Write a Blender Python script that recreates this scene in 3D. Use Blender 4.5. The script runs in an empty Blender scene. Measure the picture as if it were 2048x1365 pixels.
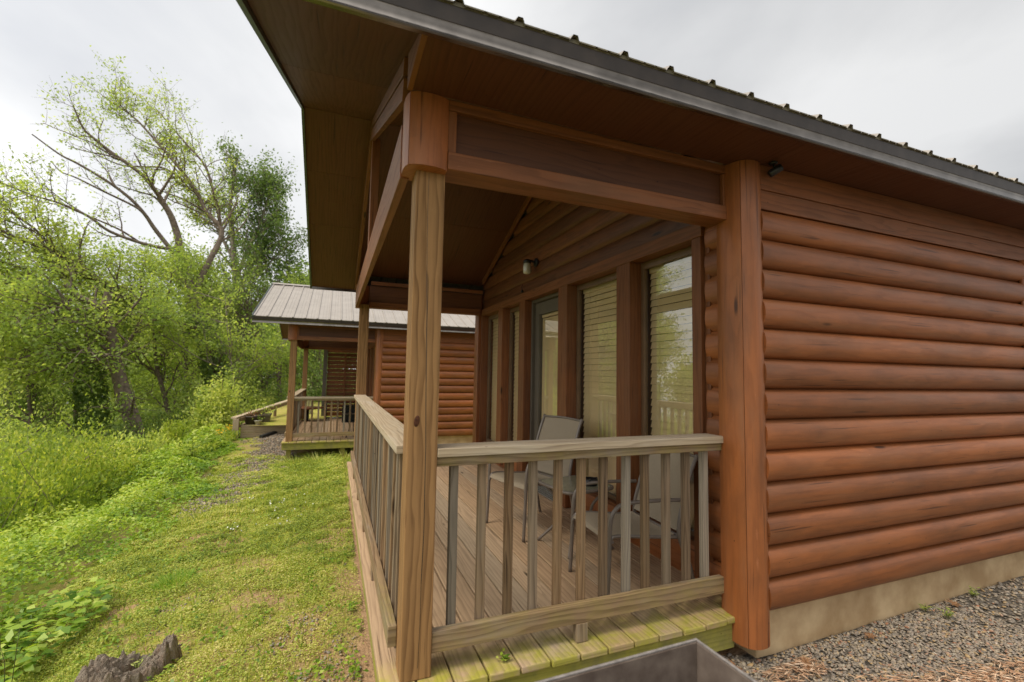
import bpy, math, random
import numpy as np
from mathutils import Vector, Matrix
R = math.radians
SC = bpy.context.scene
COL = SC.collection
random.seed(4)
RNG = np.random.default_rng(11)

# ------------------------------------------------------------------ camera
CAMP = Vector((-.3055, -1.9856, 1.2799))
RT = Vector((0.93121072, -0.36404372, 0.01785408)); UPV = Vector((-0.04238407, -0.05950421, 0.99732785)); FW = Vector((0.36200855, 0.92947911, 0.07084061))
cam = bpy.data.cameras.new('camera'); camo = bpy.data.objects.new('camera', cam); COL.objects.link(camo)
cam.sensor_width = 36; cam.lens = 910.97/2048*36; cam.clip_start = .05; cam.clip_end = 2000
m = Matrix((RT, UPV, -FW)).transposed().to_4x4(); m.translation = CAMP
camo.matrix_world = m
cam.dof.use_dof = True; cam.dof.focus_distance = 3.2; cam.dof.aperture_fstop = 2.2
SC.camera = camo
def at(u, v, Y):                       # a point seen at photo pixel (u, v), standing at depth y = Y in the world
    d = FW + RT*((u-1024)/910.97) - UPV*((v-682.5)/910.97)
    return CAMP + d*((Y-CAMP.y)/d.y)

# ------------------------------------------------------------------ exposure, sky, sun
SC.view_settings.view_transform = 'Standard'; SC.view_settings.look = 'None'; SC.view_settings.exposure = 0.32; SC.view_settings.gamma = 1
SUN_EL, SUN_AZ = 58, 196             # azimuth of the sun in degrees, counter-clockwise from +X
W = bpy.data.worlds.new('World'); SC.world = W; W.use_nodes = True
wt = W.node_tree; wt.nodes.clear()
def nn(nt, typ, **kw):
    n = nt.nodes.new(typ)
    for k, v in kw.items():
        if k.startswith('i_'):
            k = k[2:]; k = int(k) if k.isdigit() else k.replace('_', ' ')
            n.inputs[k].default_value = v
        else: setattr(n, k, v)
    return n
def lk(nt, a, b): nt.links.new(a, b)
def math_(nt, op, a, b=None, c=None, clamp=False):
    n = nt.nodes.new('ShaderNodeMath'); n.operation = op; n.use_clamp = clamp
    for i, x in enumerate((a, b, c)):
        if x is None: continue
        if isinstance(x, (int, float)): n.inputs[i].default_value = x
        else: nt.links.new(x, n.inputs[i])
    return n.outputs[0]
def ramp(nt, fac, stops, interp='LINEAR'):
    n = nt.nodes.new('ShaderNodeValToRGB'); n.color_ramp.interpolation = interp
    el = n.color_ramp.elements
    while len(el) < len(stops): el.new(.5)
    for e, (p, c) in zip(el, stops):
        e.position = p; e.color = (*c, 1) if len(c) == 3 else c
    if fac is not None: nt.links.new(fac, n.inputs[0])
    return n.outputs[0]
def mixc(nt, fac, a, b, mode='MIX'):
    n = nt.nodes.new('ShaderNodeMix'); n.data_type = 'RGBA'; n.blend_type = mode
    for s, x in ((n.inputs[0], fac), (n.inputs[6], a), (n.inputs[7], b)):
        if isinstance(x, (int, float)): s.default_value = x
        elif isinstance(x, tuple): s.default_value = (*x, 1) if len(x) == 3 else x
        else: nt.links.new(x, s)
    return n.outputs[2]
def noise(nt, vec, scale, detail=2, rough=.5, dist=0):
    n = nt.nodes.new('ShaderNodeTexNoise'); n.inputs['Scale'].default_value = scale; n.inputs['Detail'].default_value = detail
    n.inputs['Roughness'].default_value = rough; n.inputs['Distortion'].default_value = dist
    if vec is not None: nt.links.new(vec, n.inputs['Vector'])
    return n.outputs['Fac']
def mapping(nt, vec, scale=(1, 1, 1), loc=(0, 0, 0), rot=(0, 0, 0)):
    n = nt.nodes.new('ShaderNodeMapping'); n.inputs['Scale'].default_value = scale; n.inputs['Location'].default_value = loc; n.inputs['Rotation'].default_value = rot
    nt.links.new(vec, n.inputs['Vector']); return n.outputs[0]

sky = nn(wt, 'ShaderNodeTexSky', sky_type='NISHITA', sun_disc=False, sun_elevation=R(SUN_EL), sun_rotation=R(90-SUN_AZ))
sky.air_density = 1.0; sky.dust_density = 3
skyc = mixc(wt, 1.0, sky.outputs[0], (.10, .10, .10), 'MULTIPLY')
tc = nn(wt, 'ShaderNodeTexCoord')
gen = tc.outputs['Generated']
sep = nn(wt, 'ShaderNodeSeparateXYZ'); lk(wt, gen, sep.inputs[0])
# clouds laid out on a plane overhead: direction / (z + k)
zk = math_(wt, 'ADD', math_(wt, 'MAXIMUM', sep.outputs[2], 0), .28)
cx_ = math_(wt, 'DIVIDE', sep.outputs[0], zk); cy_ = math_(wt, 'DIVIDE', sep.outputs[1], zk)
cmb = nn(wt, 'ShaderNodeCombineXYZ'); lk(wt, cx_, cmb.inputs[0]); lk(wt, cy_, cmb.inputs[1])
cv = mapping(wt, cmb.outputs[0], scale=(.85, .62, 1), loc=(3.4, 1.3, 0), rot=(0, 0, R(35)))
c1 = noise(wt, cv, 1.5, 6, .5, .35)
c2 = noise(wt, cv, .6, 2, .5, .2)
cl = math_(wt, 'ADD', math_(wt, 'MULTIPLY', c1, .6), math_(wt, 'MULTIPLY', c2, .4))
cloud = ramp(wt, cl, [(.33, (.60, .61, .63)), (.42, (.73, .733, .735)), (.50, (.88, .878, .87)), (.58, (1.04, 1.035, 1.02))])
sidec = math_(wt, 'MULTIPLY_ADD', sep.outputs[0], -.32, .965)     # the cloud deck is thicker toward +X
boost = nn(wt, 'ShaderNodeMapRange', interpolation_type='SMOOTHSTEP'); lk(wt, sep.outputs[2], boost.inputs[0])
boost.inputs[1].default_value = .66; boost.inputs[2].default_value = .97; boost.inputs[3].default_value = 1.0; boost.inputs[4].default_value = 2.3
gain = math_(wt, 'MULTIPLY', boost.outputs[0], sidec)
cg = mixc(wt, 1.0, cloud, gain, 'MULTIPLY')
cg = mixc(wt, .88, skyc, cg)
bg = nn(wt, 'ShaderNodeBackground'); lk(wt, cg, bg.inputs[0]); bg.inputs[1].default_value = 1.0
wo = nn(wt, 'ShaderNodeOutputWorld'); lk(wt, bg.outputs[0], wo.inputs[0])
sl = bpy.data.lights.new('sun', 'SUN'); sl.energy = 2.4; sl.angle = R(24); sl.color = (1, .91, .76)
so = bpy.data.objects.new('sun', sl); COL.objects.link(so)
sd = Vector((math.cos(R(SUN_EL))*math.cos(R(SUN_AZ)), math.cos(R(SUN_EL))*math.sin(R(SUN_AZ)), math.sin(R(SUN_EL))))
so.rotation_euler = sd.to_track_quat('Z', 'Y').to_euler()

# ------------------------------------------------------------------ materials
MATS = {}
def newmat(name):
    mt = bpy.data.materials.new(name); mt.use_nodes = True; nt = mt.node_tree; nt.nodes.clear()
    out = nt.nodes.new('ShaderNodeOutputMaterial'); b = nt.nodes.new('ShaderNodeBsdfPrincipled'); nt.links.new(b.outputs[0], out.inputs[0])
    MATS[name] = mt
    return mt, nt, b, out
def uvrnd(nt):
    uv = nt.nodes.new('ShaderNodeUVMap'); uv.uv_map = 'UVMap'
    a = nt.nodes.new('ShaderNodeAttribute'); a.attribute_name = 'rnd'
    s = nt.nodes.new('ShaderNodeSeparateXYZ'); nt.links.new(uv.outputs[0], s.inputs[0])
    c = nt.nodes.new('ShaderNodeCombineXYZ'); nt.links.new(s.outputs[0], c.inputs[0]); nt.links.new(s.outputs[1], c.inputs[1])
    nt.links.new(math_(nt, 'MULTIPLY', a.outputs['Fac'], 37.0), c.inputs[2])
    return c.outputs[0], s.outputs[0], s.outputs[1], a.outputs['Fac']
def bump(nt, b, h, strength, dist=.002):
    n = nt.nodes.new('ShaderNodeBump'); n.inputs['Strength'].default_value = strength; n.inputs['Distance'].default_value = dist
    nt.links.new(h, n.inputs['Height']); nt.links.new(n.outputs[0], b.inputs['Normal'])
def wood(name, light, dark, blot, alt=None, checks=.6, scuff=.35, rings=26, ringamt=.5, rough=.6, knots=.6, moss=None, spec=.4, tint=.22, blotamt=.5, bumps=.35, mossbias=0., grey=None):
    mt, nt, b, out = newmat(name)
    P, u, v, rnd = uvrnd(nt)
    # knots
    kp = mapping(nt, P, scale=(1.15, 5.2, 1))
    vo = nt.nodes.new('ShaderNodeTexVoronoi'); vo.inputs['Scale'].default_value = 1.0; nt.links.new(kp, vo.inputs['Vector'])
    sepk = nt.nodes.new('ShaderNodeSeparateColor'); nt.links.new(vo.outputs['Color'], sepk.inputs[0])
    gate = math_(nt, 'GREATER_THAN', sepk.outputs[0], 1-knots)
    kd = vo.outputs['Distance']
    kn = nt.nodes.new('ShaderNodeMapRange'); kn.interpolation_type = 'SMOOTHSTEP'; nt.links.new(kd, kn.inputs[0])
    kn.inputs[1].default_value = .035; kn.inputs[2].default_value = .085; kn.inputs[3].default_value = 1; kn.inputs[4].default_value = 0
    knot = math_(nt, 'MULTIPLY', kn.outputs[0], gate)
    pull = nt.nodes.new('ShaderNodeMapRange'); nt.links.new(kd, pull.inputs[0]); pull.inputs[1].default_value = 0; pull.inputs[2].default_value = .5; pull.inputs[3].default_value = 1; pull.inputs[4].default_value = 0
    pullg = math_(nt, 'MULTIPLY', math_(nt, 'POWER', pull.outputs[0], 2.5), gate)
    # growth rings as stretched warped bands
    wn = noise(nt, mapping(nt, P, scale=(.9, 7, 1)), 1.0, 3, .55)
    rc = math_(nt, 'ADD', math_(nt, 'MULTIPLY', v, rings*1.0), math_(nt, 'MULTIPLY', wn, 5.0))
    rc = math_(nt, 'ADD', rc, math_(nt, 'MULTIPLY', pullg, 2.2))
    fr = math_(nt, 'FRACT', math_(nt, 'ADD', rc, math_(nt, 'MULTIPLY', rnd, 9)))
    band = math_(nt, 'POWER', fr, 2.2)
    edge = math_(nt, 'SUBTRACT', 1, math_(nt, 'POWER', fr, 16))
    band = math_(nt, 'MULTIPLY', band, edge)
    fib = noise(nt, mapping(nt, P, scale=(7, 260, 1)), 1.0, 2, .6)
    fib2 = noise(nt, mapping(nt, P, scale=(2.2, 46, 1)), 1.0, 3, .6)
    g = math_(nt, 'ADD', math_(nt, 'MULTIPLY', band, ringamt), math_(nt, 'MULTIPLY', math_(nt, 'SUBTRACT', fib2, .5), .9))
    g = math_(nt, 'ADD', g, math_(nt, 'MULTIPLY', math_(nt, 'SUBTRACT', fib, .5), .45), clamp=True)
    col = mixc(nt, g, light, dark)
    bl = noise(nt, mapping(nt, P, scale=(1.3, 3.4, 1)), 1.3, 6, .68)
    blr = nt.nodes.new('ShaderNodeMapRange'); nt.links.new(bl, blr.inputs[0]); blr.inputs[1].default_value = .42; blr.inputs[2].default_value = .72
    col = mixc(nt, math_(nt, 'MULTIPLY', blr.outputs[0], blotamt), col, blot)
    if alt:
        col = mixc(nt, math_(nt, 'MULTIPLY', math_(nt, 'SMOOTH_MAX', math_(nt, 'SUBTRACT', math_(nt, 'FRACT', math_(nt, 'MULTIPLY', rnd, 7.31)), .4), 0, .1), 1.4, clamp=True), col, mixc(nt, g, alt, tuple(x*.45 for x in alt)))
    if grey:                                             # sun-greyed stain in drifting patches
        gn = noise(nt, mapping(nt, P, scale=(.8, 5, 1), loc=(9, 4, 2)), 1.6, 4, .65)
        gr = nt.nodes.new('ShaderNodeMapRange'); nt.links.new(gn, gr.inputs[0]); gr.inputs[1].default_value = .5; gr.inputs[2].default_value = .75
        col = mixc(nt, math_(nt, 'MULTIPLY', gr.outputs[0], .55), col, grey)
    ck = noise(nt, mapping(nt, P, scale=(1.6, 62, 1), loc=(3, 8, 5)), 1.0, 2, .55)
    cr = nt.nodes.new('ShaderNodeMapRange'); nt.links.new(ck, cr.inputs[0]); cr.inputs[1].default_value = .66; cr.inputs[2].default_value = .72
    chk = math_(nt, 'MULTIPLY', cr.outputs[0], checks)
    col = mixc(nt, chk, col, tuple(x*.35 for x in dark))
    sf = noise(nt, mapping(nt, P, scale=(5, 22, 1), loc=(1, 2, 9)), 1.0, 5, .7)
    sr_ = nt.nodes.new('ShaderNodeMapRange'); nt.links.new(sf, sr_.inputs[0]); sr_.inputs[1].default_value = .66; sr_.inputs[2].default_value = .74
    col = mixc(nt, math_(nt, 'MULTIPLY', sr_.outputs[0], scuff), col, tuple(min(1, x*1.5+.06) for x in light))
    col = mixc(nt, math_(nt, 'MULTIPLY', knot, .85), col, tuple(x*.22 for x in dark))
    tn = math_(nt, 'ADD', 1-tint/2, math_(nt, 'MULTIPLY', rnd, tint))
    col = mixc(nt, 1.0, col, tn, 'MULTIPLY')
    # nail heads and specks
    sp = nt.nodes.new('ShaderNodeTexVoronoi'); sp.inputs['Scale'].default_value = 1; nt.links.new(mapping(nt, P, scale=(9, 14, 1)), sp.inputs['Vector'])
    sg = nt.nodes.new('ShaderNodeSeparateColor'); nt.links.new(sp.outputs['Color'], sg.inputs[0])
    spk = math_(nt, 'MULTIPLY', math_(nt, 'LESS_THAN', sp.outputs['Distance'], .05), math_(nt, 'GREATER_THAN', sg.outputs[1], .74))
    col = mixc(nt, math_(nt, 'MULTIPLY', spk, .7), col, tuple(x*.15 for x in dark))
    if moss:
        tcn = nt.nodes.new('ShaderNodeTexCoord')
        so_ = nt.nodes.new('ShaderNodeSeparateXYZ'); nt.links.new(tcn.outputs['Object'], so_.inputs[0])
        mk = nt.nodes.new('ShaderNodeMapRange'); mk.interpolation_type = 'SMOOTHSTEP'; nt.links.new(so_.outputs[1], mk.inputs[0])
        mk.inputs[1].default_value = moss[0]; mk.inputs[2].default_value = moss[1]; mk.inputs[3].default_value = 1; mk.inputs[4].default_value = 0
        mn = noise(nt, tcn.outputs['Object'], 9, 4, .65)
        mm = nt.nodes.new('ShaderNodeMapRange'); nt.links.new(mn, mm.inputs[0]); mm.inputs[1].default_value = .34; mm.inputs[2].default_value = .62
        mf = math_(nt, 'MULTIPLY', math_(nt, 'MULTIPLY', mk.outputs[0], math_(nt, 'ADD', mm.outputs[0], mossbias, clamp=True)), moss[2])
        col = mixc(nt, mf, col, mixc(nt, g, (.36, .33, .05), (.15, .15, .02)))
    nt.links.new(col, b.inputs['Base Color'])
    nt.links.new(math_(nt, 'ADD', rough, math_(nt, 'MULTIPLY', g, .15)), b.inputs['Roughness'])
    b.inputs['Specular IOR Level'].default_value = spec
    h = math_(nt, 'SUBTRACT', math_(nt, 'SUBTRACT', math_(nt, 'MULTIPLY', fib, .4), math_(nt, 'ADD', math_(nt, 'MULTIPLY', band, .5), math_(nt, 'MULTIPLY', chk, .9))), math_(nt, 'MULTIPLY', knot, .8))
    bump(nt, b, h, bumps, .0016)
    return mt
def plain(name, col, rough=.5, metal=0, spec=.5, var=.0, vscale=8, bumps=0, col2=None, detail=4):
    mt, nt, b, out = newmat(name)
    tcn = nt.nodes.new('ShaderNodeTexCoord')
    n = noise(nt, tcn.outputs['Object'], vscale, detail, .6)
    c2 = col2 or tuple(x*(1-var) for x in col)
    r = nt.nodes.new('ShaderNodeMapRange'); nt.links.new(n, r.inputs[0]); r.inputs[1].default_value = .35; r.inputs[2].default_value = .65
    nt.links.new(mixc(nt, r.outputs[0], col, c2), b.inputs['Base Color'])
    b.inputs['Roughness'].default_value = rough; b.inputs['Metallic'].default_value = metal; b.inputs['Specular IOR Level'].default_value = spec
    nt.links.new(math_(nt, 'ADD', rough-.06, math_(nt, 'MULTIPLY', n, .12)), b.inputs['Roughness'])
    if bumps: bump(nt, b, n, bumps, .004)
    return mt
def leafmat(name, stops, trans=.4, rough=.5):
    mt, nt, b, out = newmat(name)
    a = nt.nodes.new('ShaderNodeAttribute'); a.attribute_name = 'rnd'
    c = ramp(nt, a.outputs['Fac'], [(i/(len(stops)-1), s) for i, s in enumerate(stops)])
    nt.links.new(c, b.inputs['Base Color']); b.inputs['Roughness'].default_value = rough; b.inputs['Specular IOR Level'].default_value = .35
    t = nt.nodes.new('ShaderNodeBsdfTranslucent'); nt.links.new(mixc(nt, 1.0, c, (1.35, 1.3, .75), 'MULTIPLY'), t.inputs[0])
    mx = nt.nodes.new('ShaderNodeMixShader'); mx.inputs[0].default_value = trans
    nt.links.new(b.outputs[0], mx.inputs[1]); nt.links.new(t.outputs[0], mx.inputs[2]); nt.links.new(mx.outputs[0], out.inputs[0])
    return mt

M_log = wood('stained_log', (.31, .102, .029), (.085, .025, .007), (.125, .047, .018), rings=12, ringamt=.34, rough=.42, knots=.65, spec=.42, tint=.4, grey=(.25, .115, .055), blotamt=.75, bumps=.35)
M_stain = wood('stained_board', (.225, .078, .024), (.065, .021, .007), (.10, .040, .016), rings=20, ringamt=.55, rough=.5, knots=.6, spec=.36, tint=.3, grey=(.19, .095, .048), bumps=.3)
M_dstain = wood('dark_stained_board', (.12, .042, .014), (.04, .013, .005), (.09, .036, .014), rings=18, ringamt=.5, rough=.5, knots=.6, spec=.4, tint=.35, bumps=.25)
M_wallbd = wood('gable_siding', (.165, .058, .019), (.05, .017, .006), (.09, .038, .015), rings=14, ringamt=.6, rough=.45, knots=.9, spec=.4, tint=.55, bumps=.3)
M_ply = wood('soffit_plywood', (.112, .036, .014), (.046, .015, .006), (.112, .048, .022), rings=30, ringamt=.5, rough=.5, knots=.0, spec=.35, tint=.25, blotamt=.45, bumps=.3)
M_post = wood('treated_post', (.31, .17, .068), (.085, .036, .012), (.17, .098, .045), rings=30, ringamt=.85, rough=.7, knots=.45, spec=.25, tint=.15, blotamt=.35, bumps=.5)
M_deck = wood('deck_board', (.50, .335, .20), (.17, .095, .048), (.32, .22, .13), alt=(.42, .33, .23), rings=34, ringamt=.6, rough=.7, knots=.45, spec=.25, tint=.25, moss=(.0, .22, .95), bumps=.5)
M_rimm = wood('mossy_rim_board', (.27, .23, .08), (.13, .12, .03), (.15, .18, .02), rings=30, ringamt=.5, rough=.75, knots=.3, spec=.2, moss=(-1, 5.6, .8), mossbias=-.1, blotamt=.7)
M_rail = wood('weathered_rail', (.285, .19, .105), (.075, .040, .018), (.17, .125, .07), rings=38, ringamt=.8, rough=.75, knots=.5, spec=.2, tint=.2, moss=(.3, .9, .22), mossbias=-.1, bumps=.55, grey=(.34, .30, .25))
M_cap = wood('grey_rail_cap', (.46, .365, .25), (.17, .115, .068), (.36, .285, .18), rings=44, ringamt=.75, rough=.8, knots=.35, spec=.2, tint=.1, bumps=.6, grey=(.50, .45, .37))
M_bal = wood('baluster_wood', (.25, .155, .08), (.07, .033, .013), (.16, .13, .08), alt=(.27, .24, .19), rings=46, ringamt=.9, rough=.75, knots=.6, spec=.2, tint=.7, bumps=.5, grey=(.22, .19, .15))
M_roof = plain('roof_metal', (.285, .25, .215), .42, .0, .5, .14, 3.2)
M_roofd = plain('roof_edge_metal', (.17, .145, .085), .55, .0, .4, .45, 14)
M_fascia = plain('fascia_metal', (.20, .178, .155), .16, 1.0, .5, .35, 7)
M_fascia_dim = plain('fascia_dim_metal', (.042, .030, .022), .42, .0, .4, .4, 9)  # upper half of the fascia, its dim reflection painted in as darker colour
M_fasciag = plain('verge_metal', (.075, .095, .085), .35, .0, .6, .3, 7)
M_found = plain('concrete_foundation', (.56, .41, .235), .9, 0, .2, .3, 4, .5, col2=(.37, .245, .125), detail=8)
M_blind = plain('blind_slat', (.90, .72, .42), .55, 0, .4, .08, 3)
M_frame = plain('window_vinyl', (.17, .10, .05), .45, 0, .5, .2, 6)
M_door = plain('door_paint', (.13, .11, .08), .42, 0, .5, .12, 6)
M_dark = plain('black_metal', (.014, .013, .013), .42, 0, .5, .3, 12)
M_sling = plain('sling_fabric', (.37, .30, .21), .8, 0, .25, .25, 380, .25)
M_chairm = plain('bronze_tube', (.20, .165, .135), .32, .2, .5, .1, 12)
M_tglass = plain('table_glass', (.24, .225, .15), .16, 0, .6, .2, 60)
M_grill = plain('weathered_steel', (.17, .135, .11), .8, 0, .15, .45, 9, .5, col2=(.085, .062, .05), detail=8)
M_rimg = plain('worn_steel_edge', (.30, .27, .25), .55, .3, .4, .4, 30)
M_threshold = plain('aluminium_sill', (.42, .40, .37), .35, .7, .5, .1, 10)
M_pipe = plain('black_pipe', (.018, .018, .018), .5, 0, .5, .3, 20)
M_pot = plain('plastic_pot', (.14, .12, .075), .6, 0, .4, .3, 9)
M_potb = plain('dark_pot', (.075, .055, .04), .6, 0, .4, .3, 9)
M_white = plain('white_enamel', (.50, .47, .38), .35, 0, .5, .12, 9)
M_lampg = plain('ribbed_lamp_glass', (.55, .52, .42), .12, 0, .8, .1, 40)
M_knot = plain('dark_knot', (.10, .035, .015), .8, 0, .3, .6, 120, .6)
def glass():
    mt, nt, b, out = newmat('window_glass'); nt.nodes.remove(b)
    fr = nt.nodes.new('ShaderNodeFresnel'); fr.inputs[0].default_value = 1.62
    g = nt.nodes.new('ShaderNodeBsdfGlossy'); g.inputs['Roughness'].default_value = .0; g.inputs[0].default_value = (.95, .97, .95, 1)
    t = nt.nodes.new('ShaderNodeBsdfTransparent'); t.inputs[0].default_value = (.97, .98, .95, 1)
    mx = nt.nodes.new('ShaderNodeMixShader'); nt.links.new(math_(nt, 'MULTIPLY_ADD', fr.outputs[0], 1.6, .06, clamp=True), mx.inputs[0])
    nt.links.new(t.outputs[0], mx.inputs[1]); nt.links.new(g.outputs[0], mx.inputs[2]); nt.links.new(mx.outputs[0], out.inputs[0])
    # faint waviness of the pane
    tcn = nt.nodes.new('ShaderNodeTexCoord'); bp = nt.nodes.new('ShaderNodeBump'); bp.inputs['Strength'].default_value = .03; bp.inputs['Distance'].default_value = .01
    nt.links.new(noise(nt, tcn.outputs['Object'], 2.5, 1), bp.inputs['Height']); nt.links.new(bp.outputs[0], g.inputs['Normal'])
    return mt
M_glass = glass()
M_bark = plain('bark', (.24, .185, .145), .9, 0, .2, .5, 9, .9, col2=(.12, .092, .072), detail=8)
M_barkl = plain('pale_bark', (.34, .29, .23), .9, 0, .2, .5, 11, .8, col2=(.17, .14, .11), detail=8)
M_stem = plain('green_stem', (.10, .10, .035), .7, 0, .3, .3, 30)
L_fresh = leafmat('fresh_leaves', [(.20, .29, .065), (.33, .44, .10), (.47, .56, .13), (.62, .66, .21)], .55)
L_mid = leafmat('mid_leaves', [(.13, .21, .055), (.22, .32, .075), (.33, .43, .10), (.46, .54, .15)], .55)
L_dark = leafmat('dark_leaves', [(.06, .115, .03), (.11, .18, .045), (.17, .255, .06), (.27, .36, .10)], .46)
L_yel = leafmat('yellow_shrub_leaves', [(.12, .20, .03), (.26, .36, .045), (.43, .50, .07), (.64, .64, .17)], .5)
L_cover = leafmat('ground_cover_leaves', [(.08, .17, .016), (.18, .31, .03), (.34, .46, .05), (.56, .62, .15)], .42, .4)
L_lawn = leafmat('lawn_leaves', [(.12, .195, .03), (.28, .36, .05), (.46, .50, .085), (.70, .62, .26)], .4)
L_flower = leafmat('yellow_petals', [(.75, .42, .01), (.8, .55, .02)], .3)
L_tuft = leafmat('tuft_blades', [(.13, .28, .03), (.24, .42, .05), (.38, .54, .09)], .4)
L_white = leafmat('white_petals', [(.7, .7, .62), (.8, .8, .75)], .2)
L_needle = leafmat('needles', [(.02, .05, .015), (.05, .09, .02)], .2)
L_brown = leafmat('dead_leaves', [(.16, .07, .03), (.28, .14, .06), (.36, .24, .13)], .2, .7)
L_chip = leafmat('wood_chips', [(.34, .17, .09), (.52, .33, .20), (.66, .50, .36)], .05, .8)
def stone():
    mt, nt, b, out = newmat('gravel_stone')
    a = nt.nodes.new('ShaderNodeAttribute'); a.attribute_name = 'rnd'
    c = ramp(nt, a.outputs['Fac'], [(0, (.12, .10, .08)), (.18, (.21, .18, .145)), (.4, (.29, .235, .17)), (.58, (.24, .20, .165)), (.74, (.33, .275, .20)), (.83, (.38, .25, .11)), (.9, (.34, .31, .25)), (.97, (.32, .14, .07)), (1, (.46, .40, .32))])
    tcn = nt.nodes.new('ShaderNodeTexCoord'); n = noise(nt, tcn.outputs['Object'], 90, 4)
    nt.links.new(mixc(nt, 1.0, c, math_(nt, 'MULTIPLY_ADD', n, .7, .65), 'MULTIPLY'), b.inputs['Base Color']); b.inputs['Roughness'].default_value = .75
    return mt
M_stone = stone()
def groundmat():
    mt, nt, b, out = newmat('ground_earth')
    tcn = nt.nodes.new('ShaderNodeTexCoord'); P = tcn.outputs['Object']
    s = nt.nodes.new('ShaderNodeSeparateXYZ'); nt.links.new(P, s.inputs[0])
    n1 = noise(nt, P, 1.6, 5, .6); n2 = noise(nt, P, 14, 5, .65); n3 = noise(nt, P, 60, 4, .7)
    vo = nt.nodes.new('ShaderNodeTexVoronoi'); vo.inputs['Scale'].default_value = 55; nt.links.new(P, vo.inputs['Vector'])
    vs = nt.nodes.new('ShaderNodeSeparateColor'); nt.links.new(vo.outputs['Color'], vs.inputs[0])
    peb = ramp(nt, vs.outputs[0], [(0, (.07, .062, .05)), (.4, (.16, .14, .115)), (.7, (.22, .19, .155)), (1, (.30, .24, .17))])
    peb = mixc(nt, 1.0, peb, math_(nt, 'SUBTRACT', 1.15, math_(nt, 'MULTIPLY', vo.outputs['Distance'], .9)), 'MULTIPLY')
    soil = mixc(nt, n2, (.26, .155, .08), (.46, .30, .17))
    grass = mixc(nt, n2, (.17, .20, .02), (.38, .38, .05))
    gfac = nt.nodes.new('ShaderNodeMapRange'); nt.links.new(math_(nt, 'ADD', math_(nt, 'MULTIPLY', n1, .6), math_(nt, 'MULTIPLY', n2, .4)), gfac.inputs[0]); gfac.inputs[1].default_value = .40; gfac.inputs[2].default_value = .54
    left = mixc(nt, gfac.outputs[0], soil, grass)
    pf = nt.nodes.new('ShaderNodeMapRange'); nt.links.new(n3, pf.inputs[0]); pf.inputs[1].default_value = .48; pf.inputs[2].default_value = .6
    left = mixc(nt, math_(nt, 'MULTIPLY', pf.outputs[0], .35), left, peb)
    a = nt.nodes.new('ShaderNodeAttribute'); a.attribute_name = 'zone'
    az = nt.nodes.new('ShaderNodeSeparateColor'); nt.links.new(a.outputs['Color'], az.inputs[0])
    col = mixc(nt, az.outputs[0], left, peb)                       # gravel yard and path
    col = mixc(nt, az.outputs[1], col, mixc(nt, n2, (.07, .085, .018), (.16, .17, .04)))   # dark green bank floor
    col = mixc(nt, az.outputs[2], col, soil)                       # bare earth
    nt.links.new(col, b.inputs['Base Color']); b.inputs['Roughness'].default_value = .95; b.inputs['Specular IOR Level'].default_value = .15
    h = math_(nt, 'ADD', n3, math_(nt, 'MULTIPLY', vo.outputs['Distance'], -.8))
    bump(nt, b, h, .8, .012)
    return mt
M_ground = groundmat()
def stumpmat():
    mt, nt, b, out = newmat('rotten_stump_wood')
    P, u, v, rnd = uvrnd(nt)
    tcn = nt.nodes.new('ShaderNodeTexCoord')
    f = noise(nt, mapping(nt, P, scale=(3, 30, 1)), 1, 5, .7); n = noise(nt, tcn.outputs['Object'], 12, 6, .7)
    c = mixc(nt, f, (.12, .09, .066), (.50, .42, .33)); r = nt.nodes.new('ShaderNodeMapRange'); nt.links.new(n, r.inputs[0]); r.inputs[1].default_value = .45; r.inputs[2].default_value = .7
    c = mixc(nt, math_(nt, 'MULTIPLY', r.outputs[0], .6), c, (.20, .10, .05))
    nt.links.new(c, b.inputs['Base Color']); b.inputs['Roughness'].default_value = .95
    bump(nt, b, math_(nt, 'ADD', f, n), 1.0, .035)
    return mt
M_stump = stumpmat()
def watermat():
    mt, nt, b, out = newmat('river_water')
    b.inputs['Base Color'].default_value = (.16, .17, .12, 1); b.inputs['Roughness'].default_value = .08; b.inputs['Specular IOR Level'].default_value = .7
    tcn = nt.nodes.new('ShaderNodeTexCoord'); bump(nt, b, noise(nt, tcn.outputs['Object'], 1.5, 4), .25, .05)
    return mt
M_water = watermat()

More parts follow.
